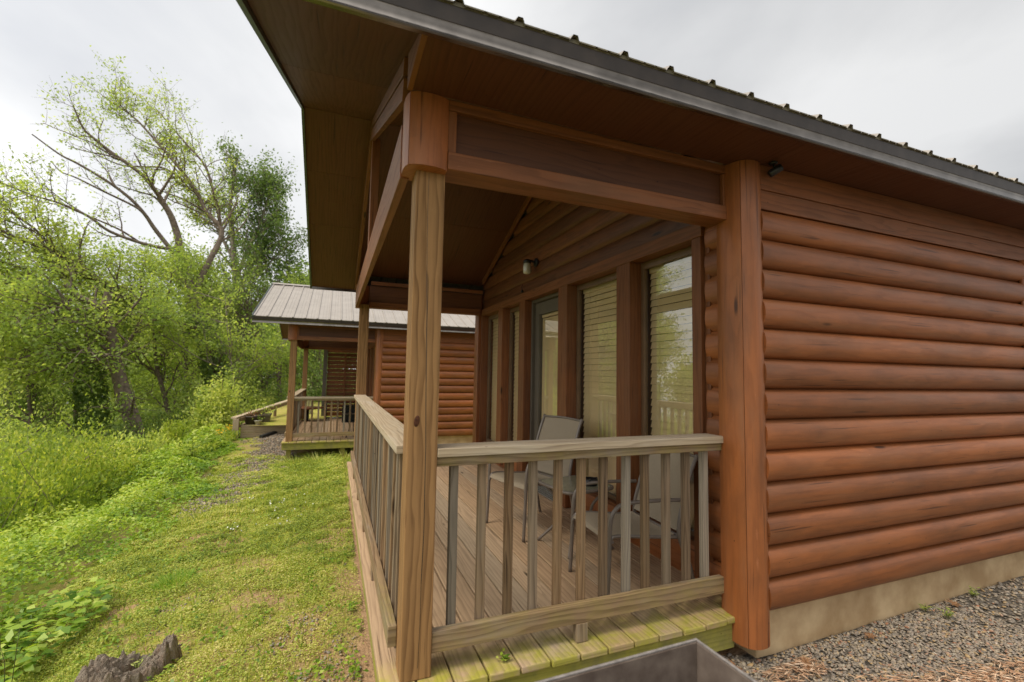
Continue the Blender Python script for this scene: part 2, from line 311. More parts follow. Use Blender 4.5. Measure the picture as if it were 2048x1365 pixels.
# ------------------------------------------------------------------ mesh helpers
class MB:
    def __init__(s): s.v = []; s.f = []; s.uv = []; s.r = []; s.sm = []
    def poly(s, pts, uvs, r, smooth=False):
        b = len(s.v); s.v += [tuple(p) for p in pts]; s.f.append(tuple(range(b, b+len(pts)))); s.uv += uvs; s.r.append(r); s.sm.append(smooth)
    def box(s, x0, x1, y0, y1, z0, z1, g=None, T=None, r=None):
        d = (x1-x0, y1-y0, z1-z0)
        if g is None: g = d.index(max(d))
        else: g = 'xyz'.index(g)
        r = random.random() if r is None else r
        ou, ov = random.uniform(0, 20), random.uniform(0, 20)
        b = len(s.v)
        vs = [Vector((x, y, z)) for x in (x0, x1) for y in (y0, y1) for z in (z0, z1)]
        loc = [(v.x, v.y, v.z) for v in vs]
        if T is not None: vs = [T @ v for v in vs]
        s.v += [tuple(v) for v in vs]
        o = [i for i in range(3) if i != g]
        for fc in ((0, 1, 3, 2), (4, 6, 7, 5), (0, 4, 5, 1), (2, 3, 7, 6), (0, 2, 6, 4), (1, 5, 7, 3)):
            s.f.append(tuple(b+i for i in fc)); s.r.append(r); s.sm.append(False)
            P = [loc[i] for i in fc]
            const = [i for i in range(3) if len({round(p[i], 9) for p in P}) == 1][0] if min(d) > 1e-9 else 0
            for p in P:
                if const == g: s.uv.append((ou+p[o[0]]*.25, ov+p[o[1]]))
                else:
                    w = [i for i in o if i != const][0]
                    s.uv.append((ou+p[g], ov+p[w]+(p[const])*1.0))
        return s
    def bar(s, A, B, w, h, up=(0, 0, 1), ext=0, r=None):
        A, B = Vector(A), Vector(B); d = (B-A); L = d.length; d.normalize(); up = Vector(up)
        sd_ = up.cross(d).normalized(); u2 = d.cross(sd_).normalized()
        T = Matrix((d, sd_, u2)).transposed().to_4x4(); T.translation = A
        return s.box(-ext, L+ext, -w/2, w/2, -h/2, h/2, g='x', T=T, r=r)
    def ext(s, prof, A, B, axU, axV, smooth=True, closed=False, caps=True, segs=1, r=None, jit=0):
        # sweep a 2-D profile (in axU, axV) from A to B
        A, B, axU, axV = Vector(A), Vector(B), Vector(axU), Vector(axV); L = (B-A).length
        r = random.random() if r is None else r; ou, ov = random.uniform(0, 20), random.uniform(0, 20)
        n = len(prof); b = len(s.v); acc = [0]
        for i in range(1, n+1 if closed else n): acc.append(acc[-1]+math.dist(prof[i % n], prof[i-1]))
        for k in range(segs+1):
            t = k/segs; c = A.lerp(B, t)
            for p in prof:
                s.v.append(tuple(c+axU*p[0]+axV*p[1]))
        for k in range(segs):
            for i in range(n if closed else n-1):
                j = (i+1) % n; a0 = b+k*n
                s.f.append((a0+i, a0+j, a0+n+j, a0+n+i)); s.r.append(r); s.sm.append(smooth)
                v0, v1 = acc[i], acc[i+1]
                s.uv += [(ou+L*k/segs, ov+v0), (ou+L*k/segs, ov+v1), (ou+L*(k+1)/segs, ov+v1), (ou+L*(k+1)/segs, ov+v0)]
        if caps:
            for k in (0, segs):
                idx = [b+k*n+i for i in range(n)]
                if k == 0: idx.reverse()
                s.f.append(tuple(idx)); s.r.append(r); s.sm.append(False); s.uv += [(ou+.01*i, ov+acc[min(i, len(acc)-1)]) for i in range(n)]
        return s
    def tube(s, pts, rad, sides=8, caps=True, r=None):
        pts = [Vector(p) for p in pts]; n = len(pts)
        rad = [rad]*n if isinstance(rad, (int, float)) else rad
        r = random.random() if r is None else r; ou = random.uniform(0, 20)
        b = len(s.v); prev = None; acc = 0
        accs = []
        for i, p in enumerate(pts):
            d = (pts[min(i+1, n-1)]-pts[max(i-1, 0)]).normalized()
            if prev is None:
                a = d.orthogonal().normalized()
            else: a = (prev-d*prev.dot(d)).normalized()
            prev = a; c = d.cross(a)
            if i: acc += (p-pts[i-1]).length
            accs.append(acc)
            for k in range(sides):
                an = 2*math.pi*k/sides
                s.v.append(tuple(p+(a*math.cos(an)+c*math.sin(an))*rad[i]))
        for i in range(n-1):
            for k in range(sides):
                k2 = (k+1) % sides; q = b+i*sides
                s.f.append((q+k, q+k2, q+sides+k2, q+sides+k)); s.r.append(r); s.sm.append(True)
                c0 = k/sides*6.28*rad[i]; c1 = (k+1)/sides*6.28*rad[i]
                s.uv += [(ou+accs[i], c0), (ou+accs[i], c1), (ou+accs[i+1], c1), (ou+accs[i+1], c0)]
        if caps:
            s.f.append(tuple(b+k for k in reversed(range(sides)))); s.r.append(r); s.sm.append(False); s.uv += [(ou, 0)]*sides
            s.f.append(tuple(b+(n-1)*sides+k for k in range(sides))); s.r.append(r); s.sm.append(False); s.uv += [(ou, 0)]*sides
        return s
    def lathe(s, prof, c, sides=24, axis=2, r=None):
        c = Vector(c); b = len(s.v); r = random.random() if r is None else r; n = len(prof)
        for (rr, z) in prof:
            for k in range(sides):
                a = 2*math.pi*k/sides; s.v.append(tuple(c+Vector((rr*math.cos(a), rr*math.sin(a), z))))
        for i in range(n-1):
            for k in range(sides):
                k2 = (k+1) % sides; q = b+i*sides
                s.f.append((q+k, q+k2, q+sides+k2, q+sides+k)); s.r.append(r); s.sm.append(True)
                s.uv += [(k/sides, i/n), ((k+1)/sides, i/n), ((k+1)/sides, (i+1)/n), (k/sides, (i+1)/n)]
        s.f.append(tuple(b+k for k in reversed(range(sides)))); s.r.append(r); s.sm.append(False); s.uv += [(0, 0)]*sides
        s.f.append(tuple(b+(n-1)*sides+k for k in range(sides))); s.r.append(r); s.sm.append(False); s.uv += [(0, 0)]*sides
        return s
    def build(s, name, mat, parent=None, bevel=0, fix=True):
        me = bpy.data.meshes.new(name); me.from_pydata(s.v, [], s.f)
        ul = me.uv_layers.new(name='UVMap'); ul.data.foreach_set('uv', [c for p in s.uv for c in p])
        at_ = me.attributes.new('rnd', 'FLOAT', 'FACE'); at_.data.foreach_set('value', s.r)
        me.polygons.foreach_set('use_smooth', s.sm)
        me.materials.append(mat)
        if fix:
            import bmesh
            bm = bmesh.new(); bm.from_mesh(me); bmesh.ops.recalc_face_normals(bm, faces=bm.faces); bm.to_mesh(me); bm.free()
        o = bpy.data.objects.new(name, me); COL.objects.link(o)
        if parent: o.parent = parent
        if bevel:
            md = o.modifiers.new('bevel', 'BEVEL'); md.width = bevel; md.segments = 2; md.limit_method = 'ANGLE'; md.angle_limit = R(50)
        return o
def tag(o, label=None, cat=None, group=None, kind=None):
    if label: o['label'] = label
    if cat: o['category'] = cat
    if group: o['group'] = group
    if kind: o['kind'] = kind
    return o
def empty(name, loc=(0, 0, 0), rz=0):
    o = bpy.data.objects.new(name, None); COL.objects.link(o); o.location = loc; o.rotation_euler = (0, 0, rz); o.empty_display_size = .2
    return o
KIDS = {}
def copy_tree(o, parent=None):
    c = o.copy(); COL.objects.link(c)
    if parent: c.parent = parent
    for ch in [x for x in bpy.data.objects if x.parent == o]: copy_tree(ch, c)
    return c
def np_mesh(name, V, F, rnd, mat, parent=None, smooth=False):
    """V (n,3), F (k,4 or 3) arrays"""
    me = bpy.data.meshes.new(name); k, q = F.shape
    me.vertices.add(len(V)); me.vertices.foreach_set('co', np.asarray(V, np.float32).ravel())
    me.loops.add(k*q); me.loops.foreach_set('vertex_index', F.astype(np.int32).ravel())
    me.polygons.add(k); me.polygons.foreach_set('loop_start', np.arange(0, k*q, q, dtype=np.int32))
    me.update(calc_edges=True)
    if smooth: me.polygons.foreach_set('use_smooth', [True]*k)
    a = me.attributes.new('rnd', 'FLOAT', 'FACE'); a.data.foreach_set('value', np.asarray(rnd, np.float32))
    me.materials.append(mat)
    o = bpy.data.objects.new(name, me); COL.objects.link(o)
    if parent: o.parent = parent
    return o
def unit(a): return a/np.maximum(np.linalg.norm(a, axis=1, keepdims=True), 1e-9)
def leaves(name, C, D, Lh, Wd, mat, parent=None, rnd=None, fold=.25, flat=None, rng=RNG):
    """one kite-shaped folded leaf per centre; D = leaf directions; flat = preferred normals"""
    n = len(C); D = unit(D)
    N = rng.normal(size=(n, 3)) if flat is None else flat+rng.normal(size=(n, 3))*.35
    S = unit(np.cross(D, N)); Nn = np.cross(S, D)
    Lh = np.broadcast_to(Lh, (n,))[:, None]*rng.uniform(.7, 1.25, (n, 1)); Wd = np.broadcast_to(Wd, (n,))[:, None]*rng.uniform(.75, 1.2, (n, 1))
    base = C-D*Lh*.5; tip = C+D*Lh*.5; mid = C-D*Lh*.06
    up = Nn*Wd*fold
    V = np.stack([base, mid+S*Wd*.5+up, tip, mid-S*Wd*.5+up], 1).reshape(-1, 3)
    F = np.arange(4*n).reshape(n, 4)
    if rnd is None: rnd = rng.random(n)
    return np_mesh(name, V, F, np.clip(rnd, 0, 1), mat, parent)
_tab = np.random.default_rng(5).random((256, 256))
def vnoise(x, y, f=1.0):
    x = np.asarray(x)*f+100; y = np.asarray(y)*f+100
    xi = np.floor(x).astype(int); yi = np.floor(y).astype(int); fx = x-xi; fy = y-yi; fx = fx*fx*(3-2*fx); fy = fy*fy*(3-2*fy)
    g = lambda a, b: _tab[a & 255, b & 255]
    return (g(xi, yi)*(1-fx)+g(xi+1, yi)*fx)*(1-fy)+(g(xi, yi+1)*(1-fx)+g(xi+1, yi+1)*fx)*fy
def fbm(x, y, f=1., o=4):
    s = 0; a = .5; t = 0
    for i in range(o): s = s+a*vnoise(x, y, f*2**i); t += a; a *= .5
    return s/t

# ------------------------------------------------------------------ terrain
def sstep(a, b, x): t = np.clip((x-a)/(b-a), 0, 1); return t*t*(3-2*t)
def zg(x, y):
    x = np.asarray(x, float); y = np.asarray(y, float)
    z = -.27+.02*np.clip(x, 0, 6)-.030*np.clip(y, 0, 8)
    far = sstep(6, 10, y); d = np.clip(-x-.2, 0, None); e = 2.0+.9*far
    z = z-(.10-.06*far)*np.minimum(d, e)-.30*np.clip(d-e, 0, 7)-.06*np.clip(d-9, 0, 30)
    z = z-.09*sstep(7.6, 8.7, y)*sstep(-1.7, -1.0, x)
    near = sstep(.2, -1.2, x)*(fbm(x, y, 1.3)-.5)*.10
    return z+near+(fbm(x, y, .35)-.5)*.35*sstep(-2.5, -5, x)
def build_ground():
    xs = np.unique(np.concatenate([np.linspace(-600, -60, 14), np.linspace(-60, -8, 40), np.linspace(-8, -3, 40), np.linspace(-3, 1, 110), np.linspace(1, 7, 80), np.linspace(7, 60, 20), np.linspace(60, 600, 8)]))
    ys = np.unique(np.concatenate([np.linspace(-200, -12, 8), np.linspace(-12, -2, 20), np.linspace(-2, 7, 180), np.linspace(7, 20, 90), np.linspace(20, 60, 30), np.linspace(60, 700, 16)]))
    X, Y = np.meshgrid(xs, ys, indexing='ij'); Z = zg(X, Y)
    Z = np.where((X > -14) & (X < 12) & (Y < 25) & (Y > -3), Z+(fbm(X, Y, 9)-.5)*.02, Z)
    nx, ny = X.shape; V = np.stack([X, Y, Z], -1).reshape(-1, 3)
    i = np.arange(nx*ny).reshape(nx, ny); F = np.stack([i[:-1, :-1], i[1:, :-1], i[1:, 1:], i[:-1, 1:]], -1).reshape(-1, 4)
    o = np_mesh('ground', V, F, np.zeros(len(F)), M_ground, smooth=True); tag(o, kind='structure')
    me = o.data; ca = me.color_attributes.new('zone', 'FLOAT_COLOR', 'POINT')
    x, y = V[:, 0], V[:, 1]; nz = fbm(x, y, 1.7)
    gravel = sstep(.1, .5, x)*(y < .6)+gravel_mask(x, y)
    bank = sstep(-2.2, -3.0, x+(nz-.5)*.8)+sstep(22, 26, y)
    bare = sstep(1.05, .4, np.hypot((x+.12)/.85, (y-.15)/1.6)+(nz-.5)*1.5)+.7*sstep(.9, .3, np.hypot((x+.9)/.6, (y-.1)/.45)+(nz-.5))
    under = ((x > -.1) & (x < 8) & (y > 0) & (y < 5))*1.
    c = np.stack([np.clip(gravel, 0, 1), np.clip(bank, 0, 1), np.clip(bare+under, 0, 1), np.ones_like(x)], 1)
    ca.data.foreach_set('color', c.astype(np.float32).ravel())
def path_center(y): return -1.60+.0*y+.10*np.sin(y*.9)+.045*(y-7)
def gravel_mask(x, y):
    w = .72+.12*np.sin(y*1.7); m_ = sstep(1.0, .3, np.abs(x-path_center(y))/w+(fbm(x, y, 2.5)-.5)*1.4)
    return m_*sstep(4.6, 6.2, y+(fbm(x, y, 1.)-.5)*2)*sstep(14, 12, y)
build_ground()
w = MB(); w.poly([(-700, -200, -4.15), (-11, -200, -4.15), (-11, 700, -4.15), (-700, 700, -4.15)], [(0, 0)]*4, 0)
tag(w.build('river', M_water), kind='structure')

# ------------------------------------------------------------------ log profiles
CO = .1703; Z0L = .027
def arc(n=9, h=CO, b=.045):
    # side profile of one D-log: (outward, z)
    P = []
    for i in range(n+1):
        t = i/n; a = (t-.5)*2
        P.append((b*math.sqrt(max(0, 1-abs(a)**2.2)), t*h))
    return P
def logwall(mb, x0, x1, y, ncourse, z0=Z0L, axis='x', out=(0, -1, 0), b=.04, cut=None, h=CO):
    for k in range(ncourse):
        z = z0+k*h; a, c = x0, x1
        if cut:
            a, c = cut(z+h*.5)
            if c-a < .1: continue
        A = Vector((a, y, z)) if axis == 'x' else Vector((y, a, z)); B = Vector((c, y, z)) if axis == 'x' else Vector((y, c, z))
        prof = arc(9, h-.0015, b*random.uniform(.93, 1.05))
        mb.ext([(-.02, 0)]+prof+[(-.02, h-.0015)], A, B, out, (0, 0, 1), smooth=True, closed=True, segs=6)

# ------------------------------------------------------------------ the cabin (porch deck top is z = 0)
PW = .1295; QY = 4.70; FARY = 4.83; RY = 2.415; EZ = 2.50; SL = .405; EY = -.45; FEY = 5.28
WX = 1.85
def soff(y): return EZ+SL*((y-EY) if y < RY else (FEY-y))
def make_cabin():
    c = empty('log_cabin')
    tag(c, 'nearest stained log cabin with covered porch, metal roof and glazed front wall', 'cabin', 'log cabins in a row')
    # ---- side walls
    mb = MB(); logwall(mb, 1.90, 4.72, -.118, 13, b=.050); logwall(mb, 4.80, 8.6, -.118, 13, b=.050)
    for lo in mb.sm: pass
    o = mb.build('log_wall', M_log, c); shade_sharp(o)
    mb = MB(); logwall(mb, 1.90, 8.6, 4.952, 13, out=(0, 1, 0)); o = mb.build('log_wall', M_log, c); shade_sharp(o)
    mb = MB(); mb.box(2.07, 8.58, -.10, 4.93, .03, 2.49); mb.build('wall_core', M_dark, c)
    mb = MB(); mb.box(1.90, 8.6, -.134, -.10, 2.242, 2.352, g='x'); mb.box(1.90, 8.6, -.141, -.10, 2.354, 2.497, g='x')
    mb.build('frieze_board', M_stain, c, bevel=.003)
    for x in (4.69, 8.55):
        mb = MB(); mb.ext([(0, 0), (.012, -.02), (.05, -.036), (.10, -.036), (.138, -.02), (.15, 0)], (x, -.135, -.06), (x, -.135, 2.242), (1, 0, 0), (0, 1, 0), closed=True, segs=8); mb.build('wall_post', M_log, c)
    mb = MB(); mb.box(1.88, 8.56, -.085, 4.92, -.8, .026, g='x'); mb.build('foundation', M_found, c, bevel=.006)
    # ---- corner columns of half logs
    def column(cx_, cy_, z0, z1, sx=1, sy=1, w=.155, d=.175, b=.03):
        P = []
        n = 6
        for i in range(n+1):                                  # face toward -Y
            t = i/n; P.append((cx_+.002+t*(w-.002), cy_-b*(1-abs(2*t-1)**2.6)))
        P += [(cx_+w, cy_+.05), (cx_+.05, cy_+d)]
        for i in range(n+1):                                  # face toward -X
            t = 1-i/n; P.append((cx_-b*.6*(1-abs(2*t-1)**2.6), cy_+.002+t*(d-.002)))
        return P
    def colmesh(P, z0, z1):
        P = P+[(P[-1][0]+.005, P[0][1]+(.005 if P[0][1] < 2 else -.005))]
        mb = MB(); mb.ext(P, (0, 0, z0), (0, 0, z1), (1, 0, 0), (0, 1, 0), closed=True, segs=10); return mb
    o = colmesh(column(1.768, -.135, 0, 0), -.13, 2.497).build('corner_log', M_log, c); shade_sharp(o, 30)
    P2 = [(x, 4.83-y) for x, y in column(1.768, -.135, 0, 0)]
    o = colmesh(P2, -.13, 2.497).build('corner_log', M_log, c); shade_sharp(o, 40)
    # brackets over the porch posts
    for s in (0, 1):
        P = column(-.045, -.045, 0, 0, w=.172, d=.172, b=.022)
        if s: P = [(x, 4.83-y) for x, y in P]
        o = colmesh(P, 2.172, 2.498).build('corner_log', M_log, c); shade_sharp(o, 40)
    # ---- porch posts
    for y in (0, QY):
        mb = MB(); mb.box(0, PW, y, y+PW, .001, 2.215, g='z'); mb.build('porch_post', M_post, c, bevel=.004)
    mb = MB(); rk = random.Random(2)
    zz = .05; xk = .072
    while zz < 2.1:
        z2 = zz+rk.uniform(.12, .22); x2 = .068+.012*math.sin(z2*2.3)+rk.uniform(-.002, .002)
        mb.bar((xk, -.0002, zz), (x2, -.0002, z2), .0024 if .3 < zz < 1.7 else .0013, .0012, up=(0, 1, 0)); zz, xk = z2, x2
    mb.build('crack', M_dark, c)
    mb = MB(); mb.lathe([(.001, .0016), (.010, .0022), (.014, .0008), (.0155, -.002)], (0, 0, 0), 18); mb.v = [(.036+v[0]*.85+v[1]*.2, -v[2]*1.2, 1.068+v[1]*1.7) for v in mb.v]; mb.build('knot', M_knot, c)
    # ---- side headers
    for s in (0, 1):
        Y = (lambda a, b: (a, b)) if not s else (lambda a, b: (4.83-b, 4.83-a))
        mb = MB(); mb.box(.128, 1.772, *Y(-.055, .095), 2.178, 2.258, g='x'); mb.build('header_beam', M_stain, c, bevel=.003)
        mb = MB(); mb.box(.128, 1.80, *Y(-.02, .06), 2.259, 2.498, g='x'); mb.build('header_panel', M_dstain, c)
        mb = MB(); mb.box(.128, 1.772, *Y(-.05, -.021), 2.453, 2.499, g='x'); mb.box(.128, .165, *Y(-.045, -.021), 2.262, 2.451, g='z'); mb.box(1.735, 1.769, *Y(-.045, -.021), 2.262, 2.451, g='z'); mb.build('header_trim', M_stain, c, bevel=.002)
    # ---- gable truss at the front
    GX = -.06
    mb = MB(); mb.box(GX, GX+.04, .10, 4.73, 2.165, 2.42, g='y'); mb.build('truss_chord', M_stain, c, bevel=.003)
    mb = MB()
    for s in (0, 1):
        f = (lambda y: y) if not s else (lambda y: 4.83-y)
        up = Vector((0, -SL, 1)) if not s else Vector((0, SL, 1))
        for off, h, t in ((.042, .075, .022), (.150, .095, .034)):
            A = Vector((GX+t/2-.01, f(.02), soff(.02)-off)); B = Vector((GX+t/2-.01, f(RY-.01), soff(RY-.01)-off))
            mb.bar(A, B, t, h, up)
        # triangular return closing the boxed side eave
        yy = [f(-.435), f(-.05), f(-.05), f(-.435)]; zz = [EZ-.002, EZ-.002, soff(-.05)-.002, soff(-.435)+.004]
        a = [(GX, y, z) for y, z in zip(yy, zz)]; b = [(GX+.022, y, z) for y, z in zip(yy, zz)]
        r = .4
        mb.poly(a, [(y, z) for x, y, z in a], r); mb.poly(b[::-1], [(y, z) for x, y, z in b], r)
        for i in range(4):
            j = (i+1) % 4; mb.poly([a[i], a[j], b[j], b[i]], [(a[i][1], 0), (a[j][1], 0), (a[j][1], .02), (a[i][1], .02)], r)
    mb.build('gable_rafter', M_stain, c, bevel=.002)
    mb = MB(); mb.box(GX+.005, GX+.075, 2.345, 2.485, 2.422, 3.46, g='z'); mb.build('king_post', M_stain, c, bevel=.003)
    # ---- soffits (sloped boards, with sheet seams)
    mb = MB(); x = -.655
    seams = [-.655, .62, 1.84] if 0 else [-.655, GX-.002]
    def slab(x0, x1, y0, z0, y1, z1, t=.012, r=None):
        r = random.random() if r is None else r
        a = [(x0, y0, z0), (x1, y0, z0), (x1, y1, z1), (x0, y1, z1)]; b = [(p[0], p[1], p[2]+t) for p in a]
        ou = random.uniform(0, 9)
        uv = [(ou+p[1], p[0]) for p in a]
        mb.poly(a, uv, r); mb.poly(b[::-1], uv[::-1], r)
        for i in range(4):
            j = (i+1) % 4; mb.poly([a[i], a[j], b[j], b[i]], [(0, 0), (.5, 0), (.5, .02), (0, .02)], r)
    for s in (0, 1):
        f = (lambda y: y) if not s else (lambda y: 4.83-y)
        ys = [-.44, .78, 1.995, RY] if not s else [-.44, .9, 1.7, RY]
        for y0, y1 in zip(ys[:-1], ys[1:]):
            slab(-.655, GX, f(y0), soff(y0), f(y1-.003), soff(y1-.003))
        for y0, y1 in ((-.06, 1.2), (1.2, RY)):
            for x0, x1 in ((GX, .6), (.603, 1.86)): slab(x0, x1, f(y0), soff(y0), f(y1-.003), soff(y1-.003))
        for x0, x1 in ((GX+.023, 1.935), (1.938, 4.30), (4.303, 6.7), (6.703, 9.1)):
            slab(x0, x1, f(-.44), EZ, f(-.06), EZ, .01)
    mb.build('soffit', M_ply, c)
    # ---- ceiling trims on the window wall
    mb = MB()
    for s in (0, 1):
        f = (lambda y: y) if not s else (lambda y: 4.83-y); up = (0, -SL, 1) if not s else (0, SL, 1)
        mb.bar((WX-.04, f(.09), soff(.09)-.035), (WX-.04, f(RY), soff(RY)-.035), .03, .06, up)
    mb.box(.14, 1.80, 4.70, 4.725, 2.50, 2.55, g='x')
    mb.build('ceiling_trim', M_stain, c)
    # ---- roof: sheet metal with ribs
    RT_ = .135
    mb = MB()
    X0, X1 = -.69, 9.2
    prof = [(X0, 0)]
    x = .293-.235*4-.0
    xs = []
    while x < X1-.05:
        if x > X0+.03: xs.append(x)
        x += .235
    for x in xs:
        prof += [(x-.022, 0), (x-.010, .021), (x+.010, .021), (x+.022, 0), (x+.092, 0), (x+.097, .004), (x+.103, .004), (x+.108, 0), (x+.15, 0), (x+.155, .004), (x+.161, .004), (x+.166, 0)]
    prof.append((X1, 0)); prof.sort()
    slen = math.hypot(1, SL)
    for s in (0, 1):
        f = (lambda y: y) if not s else (lambda y: 4.83-y)
        A = Vector((0, f(EY-.022), soff(EY-.022)+RT_-.03)); B = Vector((0, f(RY), soff(RY)+RT_-.03))
        nrm = Vector((0, -SL if not s else SL, 1)).normalized()
        mb.ext(prof, A, B, (1, 0, 0), nrm, smooth=False, caps=False)
        mb.ext([(a, b-.004) for a, b in prof], A, B, (1, 0, 0), nrm, smooth=False, caps=False)
    ro = mb.build('roof', M_roof, c, fix=False)
    mb = MB()
    for s in (0, 1):
        f = (lambda y: y) if not s else (lambda y: 4.83-y); up = Vector((0, -SL if not s else SL, 1)).normalized()
        mb.bar(Vector((X0, f(RY-.07), soff(RY-.07)+RT_+.0)), Vector((X1, f(RY-.07), soff(RY-.07)+RT_+.0)), .15, .006, up)
    mb.build('ridge_cap', M_roof, ro)
    for s in (0, 1):
        mb = MB()
        f = (lambda y: y) if not s else (lambda y: 4.83-y)
        # moss-stained foam closure strip showing under the sheet edge
        sy = -1 if not s else 1
        mb.box(-.67, X1-.02, min(f(-.466), f(-.43)), max(f(-.466), f(-.43)), 2.5905, 2.607, g='x')
        mb.build('eave_strip', M_roofd, ro)
    for s in (0, 1):
        f = (lambda y: y) if not s else (lambda y: 4.83-y); sy = 1 if not s else -1
        pr = [(-.4640, 2.590), (-.4600, 2.565), (-.4560, 2.5335), (-.4440, 2.5335), (-.4440, 2.590)]
        mb = MB(); mb.ext([(f(a), b) for a, b in pr], (-.68, 0, 0), (X1-.01, 0, 0), (0, 1, 0), (0, 0, 1), smooth=True, closed=True, segs=4); o = mb.build('fascia_dim_band', M_fascia_dim, ro); shade_sharp(o, 50)  # same fascia, split here so the unlit upper band is coloured dark
        pr = [(-.4540, 2.5330), (-.4505, 2.524), (-.4490, 2.512), (-.4500, 2.496), (-.4560, 2.480), (-.4610, 2.474), (-.4585, 2.468), (-.44, 2.468), (-.44, 2.5330)]
        mb = MB(); mb.ext([(f(a), b) for a, b in pr], (-.68, 0, 0), (X1-.01, 0, 0), (0, 1, 0), (0, 0, 1), smooth=True, closed=True, segs=4); o = mb.build('fascia', M_fascia, ro); shade_sharp(o, 50)
        mb = MB(); up = (0, -SL, 1) if not s else (0, SL, 1)
        mb.bar((-.668, f(EY-.005), soff(EY-.005)+.045), (-.668, f(RY), soff(RY)+.045), .022, .135, up)
        mb.bar((-.684, f(EY-.015), soff(EY-.015)+.118), (-.684, f(RY), soff(RY)+.118), .008, .05, up)
        mb.build('verge_trim', M_fasciag, ro)
    # ---- front window wall
    mb = MB()
    logwall(mb, 0, 0, WX+.02, 8, z0=2.24, axis='y', out=(-1, 0, 0), b=.022, cut=lambda z: ((z-EZ)/SL+EY+.02 if z > 2.66 else .0, FEY-(z-EZ)/SL-.02 if z > 2.66 else 4.83), h=.172)
    o = mb.build('gable_siding', M_wallbd, c); shade_sharp(o)
    mb = MB(); logwall(mb, -.10, .20, WX+.01, 13, axis='y', out=(-1, 0, 0), b=.03); logwall(mb, 4.90, 4.95, WX+.01, 13, axis='y', out=(-1, 0, 0), b=.03)
    logwall(mb, .20, 2.16, WX+.03, 1, z0=.0, axis='y', out=(-1, 0, 0), b=.02, h=.225); logwall(mb, 3.05, 4.90, WX+.03, 1, z0=.0, axis='y', out=(-1, 0, 0), b=.02, h=.225)
    o = mb.build('front_siding', M_log, c); shade_sharp(o)
    mb = MB(); TX = 1.812
    for y0, y1, xx in ((.214, .292, TX), (.95, 1.13, TX), (1.97, 2.16, TX-.003), (3.045, 3.22, TX-.003), (3.826, 4.0, TX), (4.75, 4.93, TX)):
        mb.box(xx, 1.945, y0, y1, .003 if y0 > 1.9 and y0 < 3.1 else .06, 2.164, g='z')
    mb.box(TX-.002, 1.945, .205, 4.94, 2.165, 2.262, g='y')
    mb.box(TX+.03, 1.945, .172, .213, .06, 2.262, g='z')
    mb.box(TX+.06, 1.93, .293, 1.96, .10, .238, g='y'); mb.box(TX+.06, 1.93, 3.23, 4.74, .10, .238, g='y')
    mb.build('window_casing', M_stain, c, bevel=.0035)
    # windows
    for y0, y1 in ((.293, .949), (1.131, 1.969), (3.221, 3.825), (4.001, 4.749)):
        mb = MB(); fx0, fx1 = 1.918, 1.955; t = .034; z0, z1 = .239, 2.163
        mb.box(fx0, fx1, y0, y0+t, z0, z1, g='z'); mb.box(fx0, fx1, y1-t, y1, z0, z1, g='z'); mb.box(fx0, fx1, y0+t+.001, y1-t-.001, z1-t-.02, z1, g='y'); mb.box(fx0, fx1, y0+t+.001, y1-t-.001, z0, z0+t, g='y')
        fo = mb.build('window', M_frame, c, bevel=.002)
        mb = MB(); mb.poly([(1.94, y0+t-.005, z0+t-.005), (1.94, y1-t+.005, z0+t-.005), (1.94, y1-t+.005, z1-t-.015), (1.94, y0+t-.005, z1-t-.015)][::-1], [(0, 0)]*4, 0); mb.build('pane', M_glass, fo, fix=False)
        bmb = MB(); z = z1-.075; 
        bmb.box(1.972, 2.012, y0+t, y1-t, z1-.085, z1-.035, g='y')
        while z > z0+.035:
            yt = random.uniform(-.0012, .0012)
            A = (1.985+yt, (y0+y1)/2, z-.029)
            T = Matrix.Translation(A) @ Matrix.Rotation(R(15+random.uniform(-1.2, 1.2)), 4, 'Y')
            bmb.box(-.0013, .0013, -(y1-y0)/2+t+.004, (y1-y0)/2-t-.004, -.0274, .0274, g='y', T=T)
            z -= .0545
        for yy in (y0+.14, y1-.14):
            bmb.box(1.974, 1.9755, yy-.002, yy+.002, z0+.04, z1-.09, g='z')
        bmb.build('blind', M_blind, fo)
    # door
    y0, y1 = 2.162, 3.043
    mb = MB(); mb.box(1.90, 1.99, y0, y0+.035, .03, 2.163, g='z'); mb.box(1.90, 1.99, y1-.035, y1, .03, 2.163, g='z'); mb.box(1.90, 1.99, y0+.036, y1-.036, 2.125, 2.163, g='y')
    dr = mb.build('door', M_door, c, bevel=.003)
    a, b = y0+.037, y1-.037; st = .125
    mb = MB(); X_, X2_ = 1.938, 1.978
    mb.box(X_, X2_, a, a+st, .06, 2.12, g='z'); mb.box(X_, X2_, b-st, b, .06, 2.12, g='z'); mb.box(X_, X2_, a+st, b-st, 1.98, 2.12, g='y'); mb.box(X_, X2_, a+st, b-st, .06, .30, g='y')
    for q0, q1, w0, w1 in ((a+st-.018, a+st, .29, 1.99), (b-st, b-st+.018, .29, 1.99)): mb.box(X_-.012, X_+.002, q0, q1, w0, w1, g='z')
    mb.box(X_-.012, X_+.002, a+st+.001, b-st-.001, 1.975, 1.992, g='y'); mb.box(X_-.012, X_+.002, a+st+.001, b-st-.001, .285, .302, g='y')
    mb.build('door_leaf', M_door, dr, bevel=.002)
    mb = MB(); mb.poly([(1.95, a+st-.004, .29), (1.95, b-st+.004, .29), (1.95, b-st+.004, 1.99), (1.95, a+st-.004, 1.99)][::-1], [(0, 0)]*4, 0); mb.build('pane', M_glass, dr, fix=False)
    mb = MB(); z = 1.93
    mb.box(1.962, 1.985, a+st+.01, b-st-.01, 1.94, 1.972, g='y')
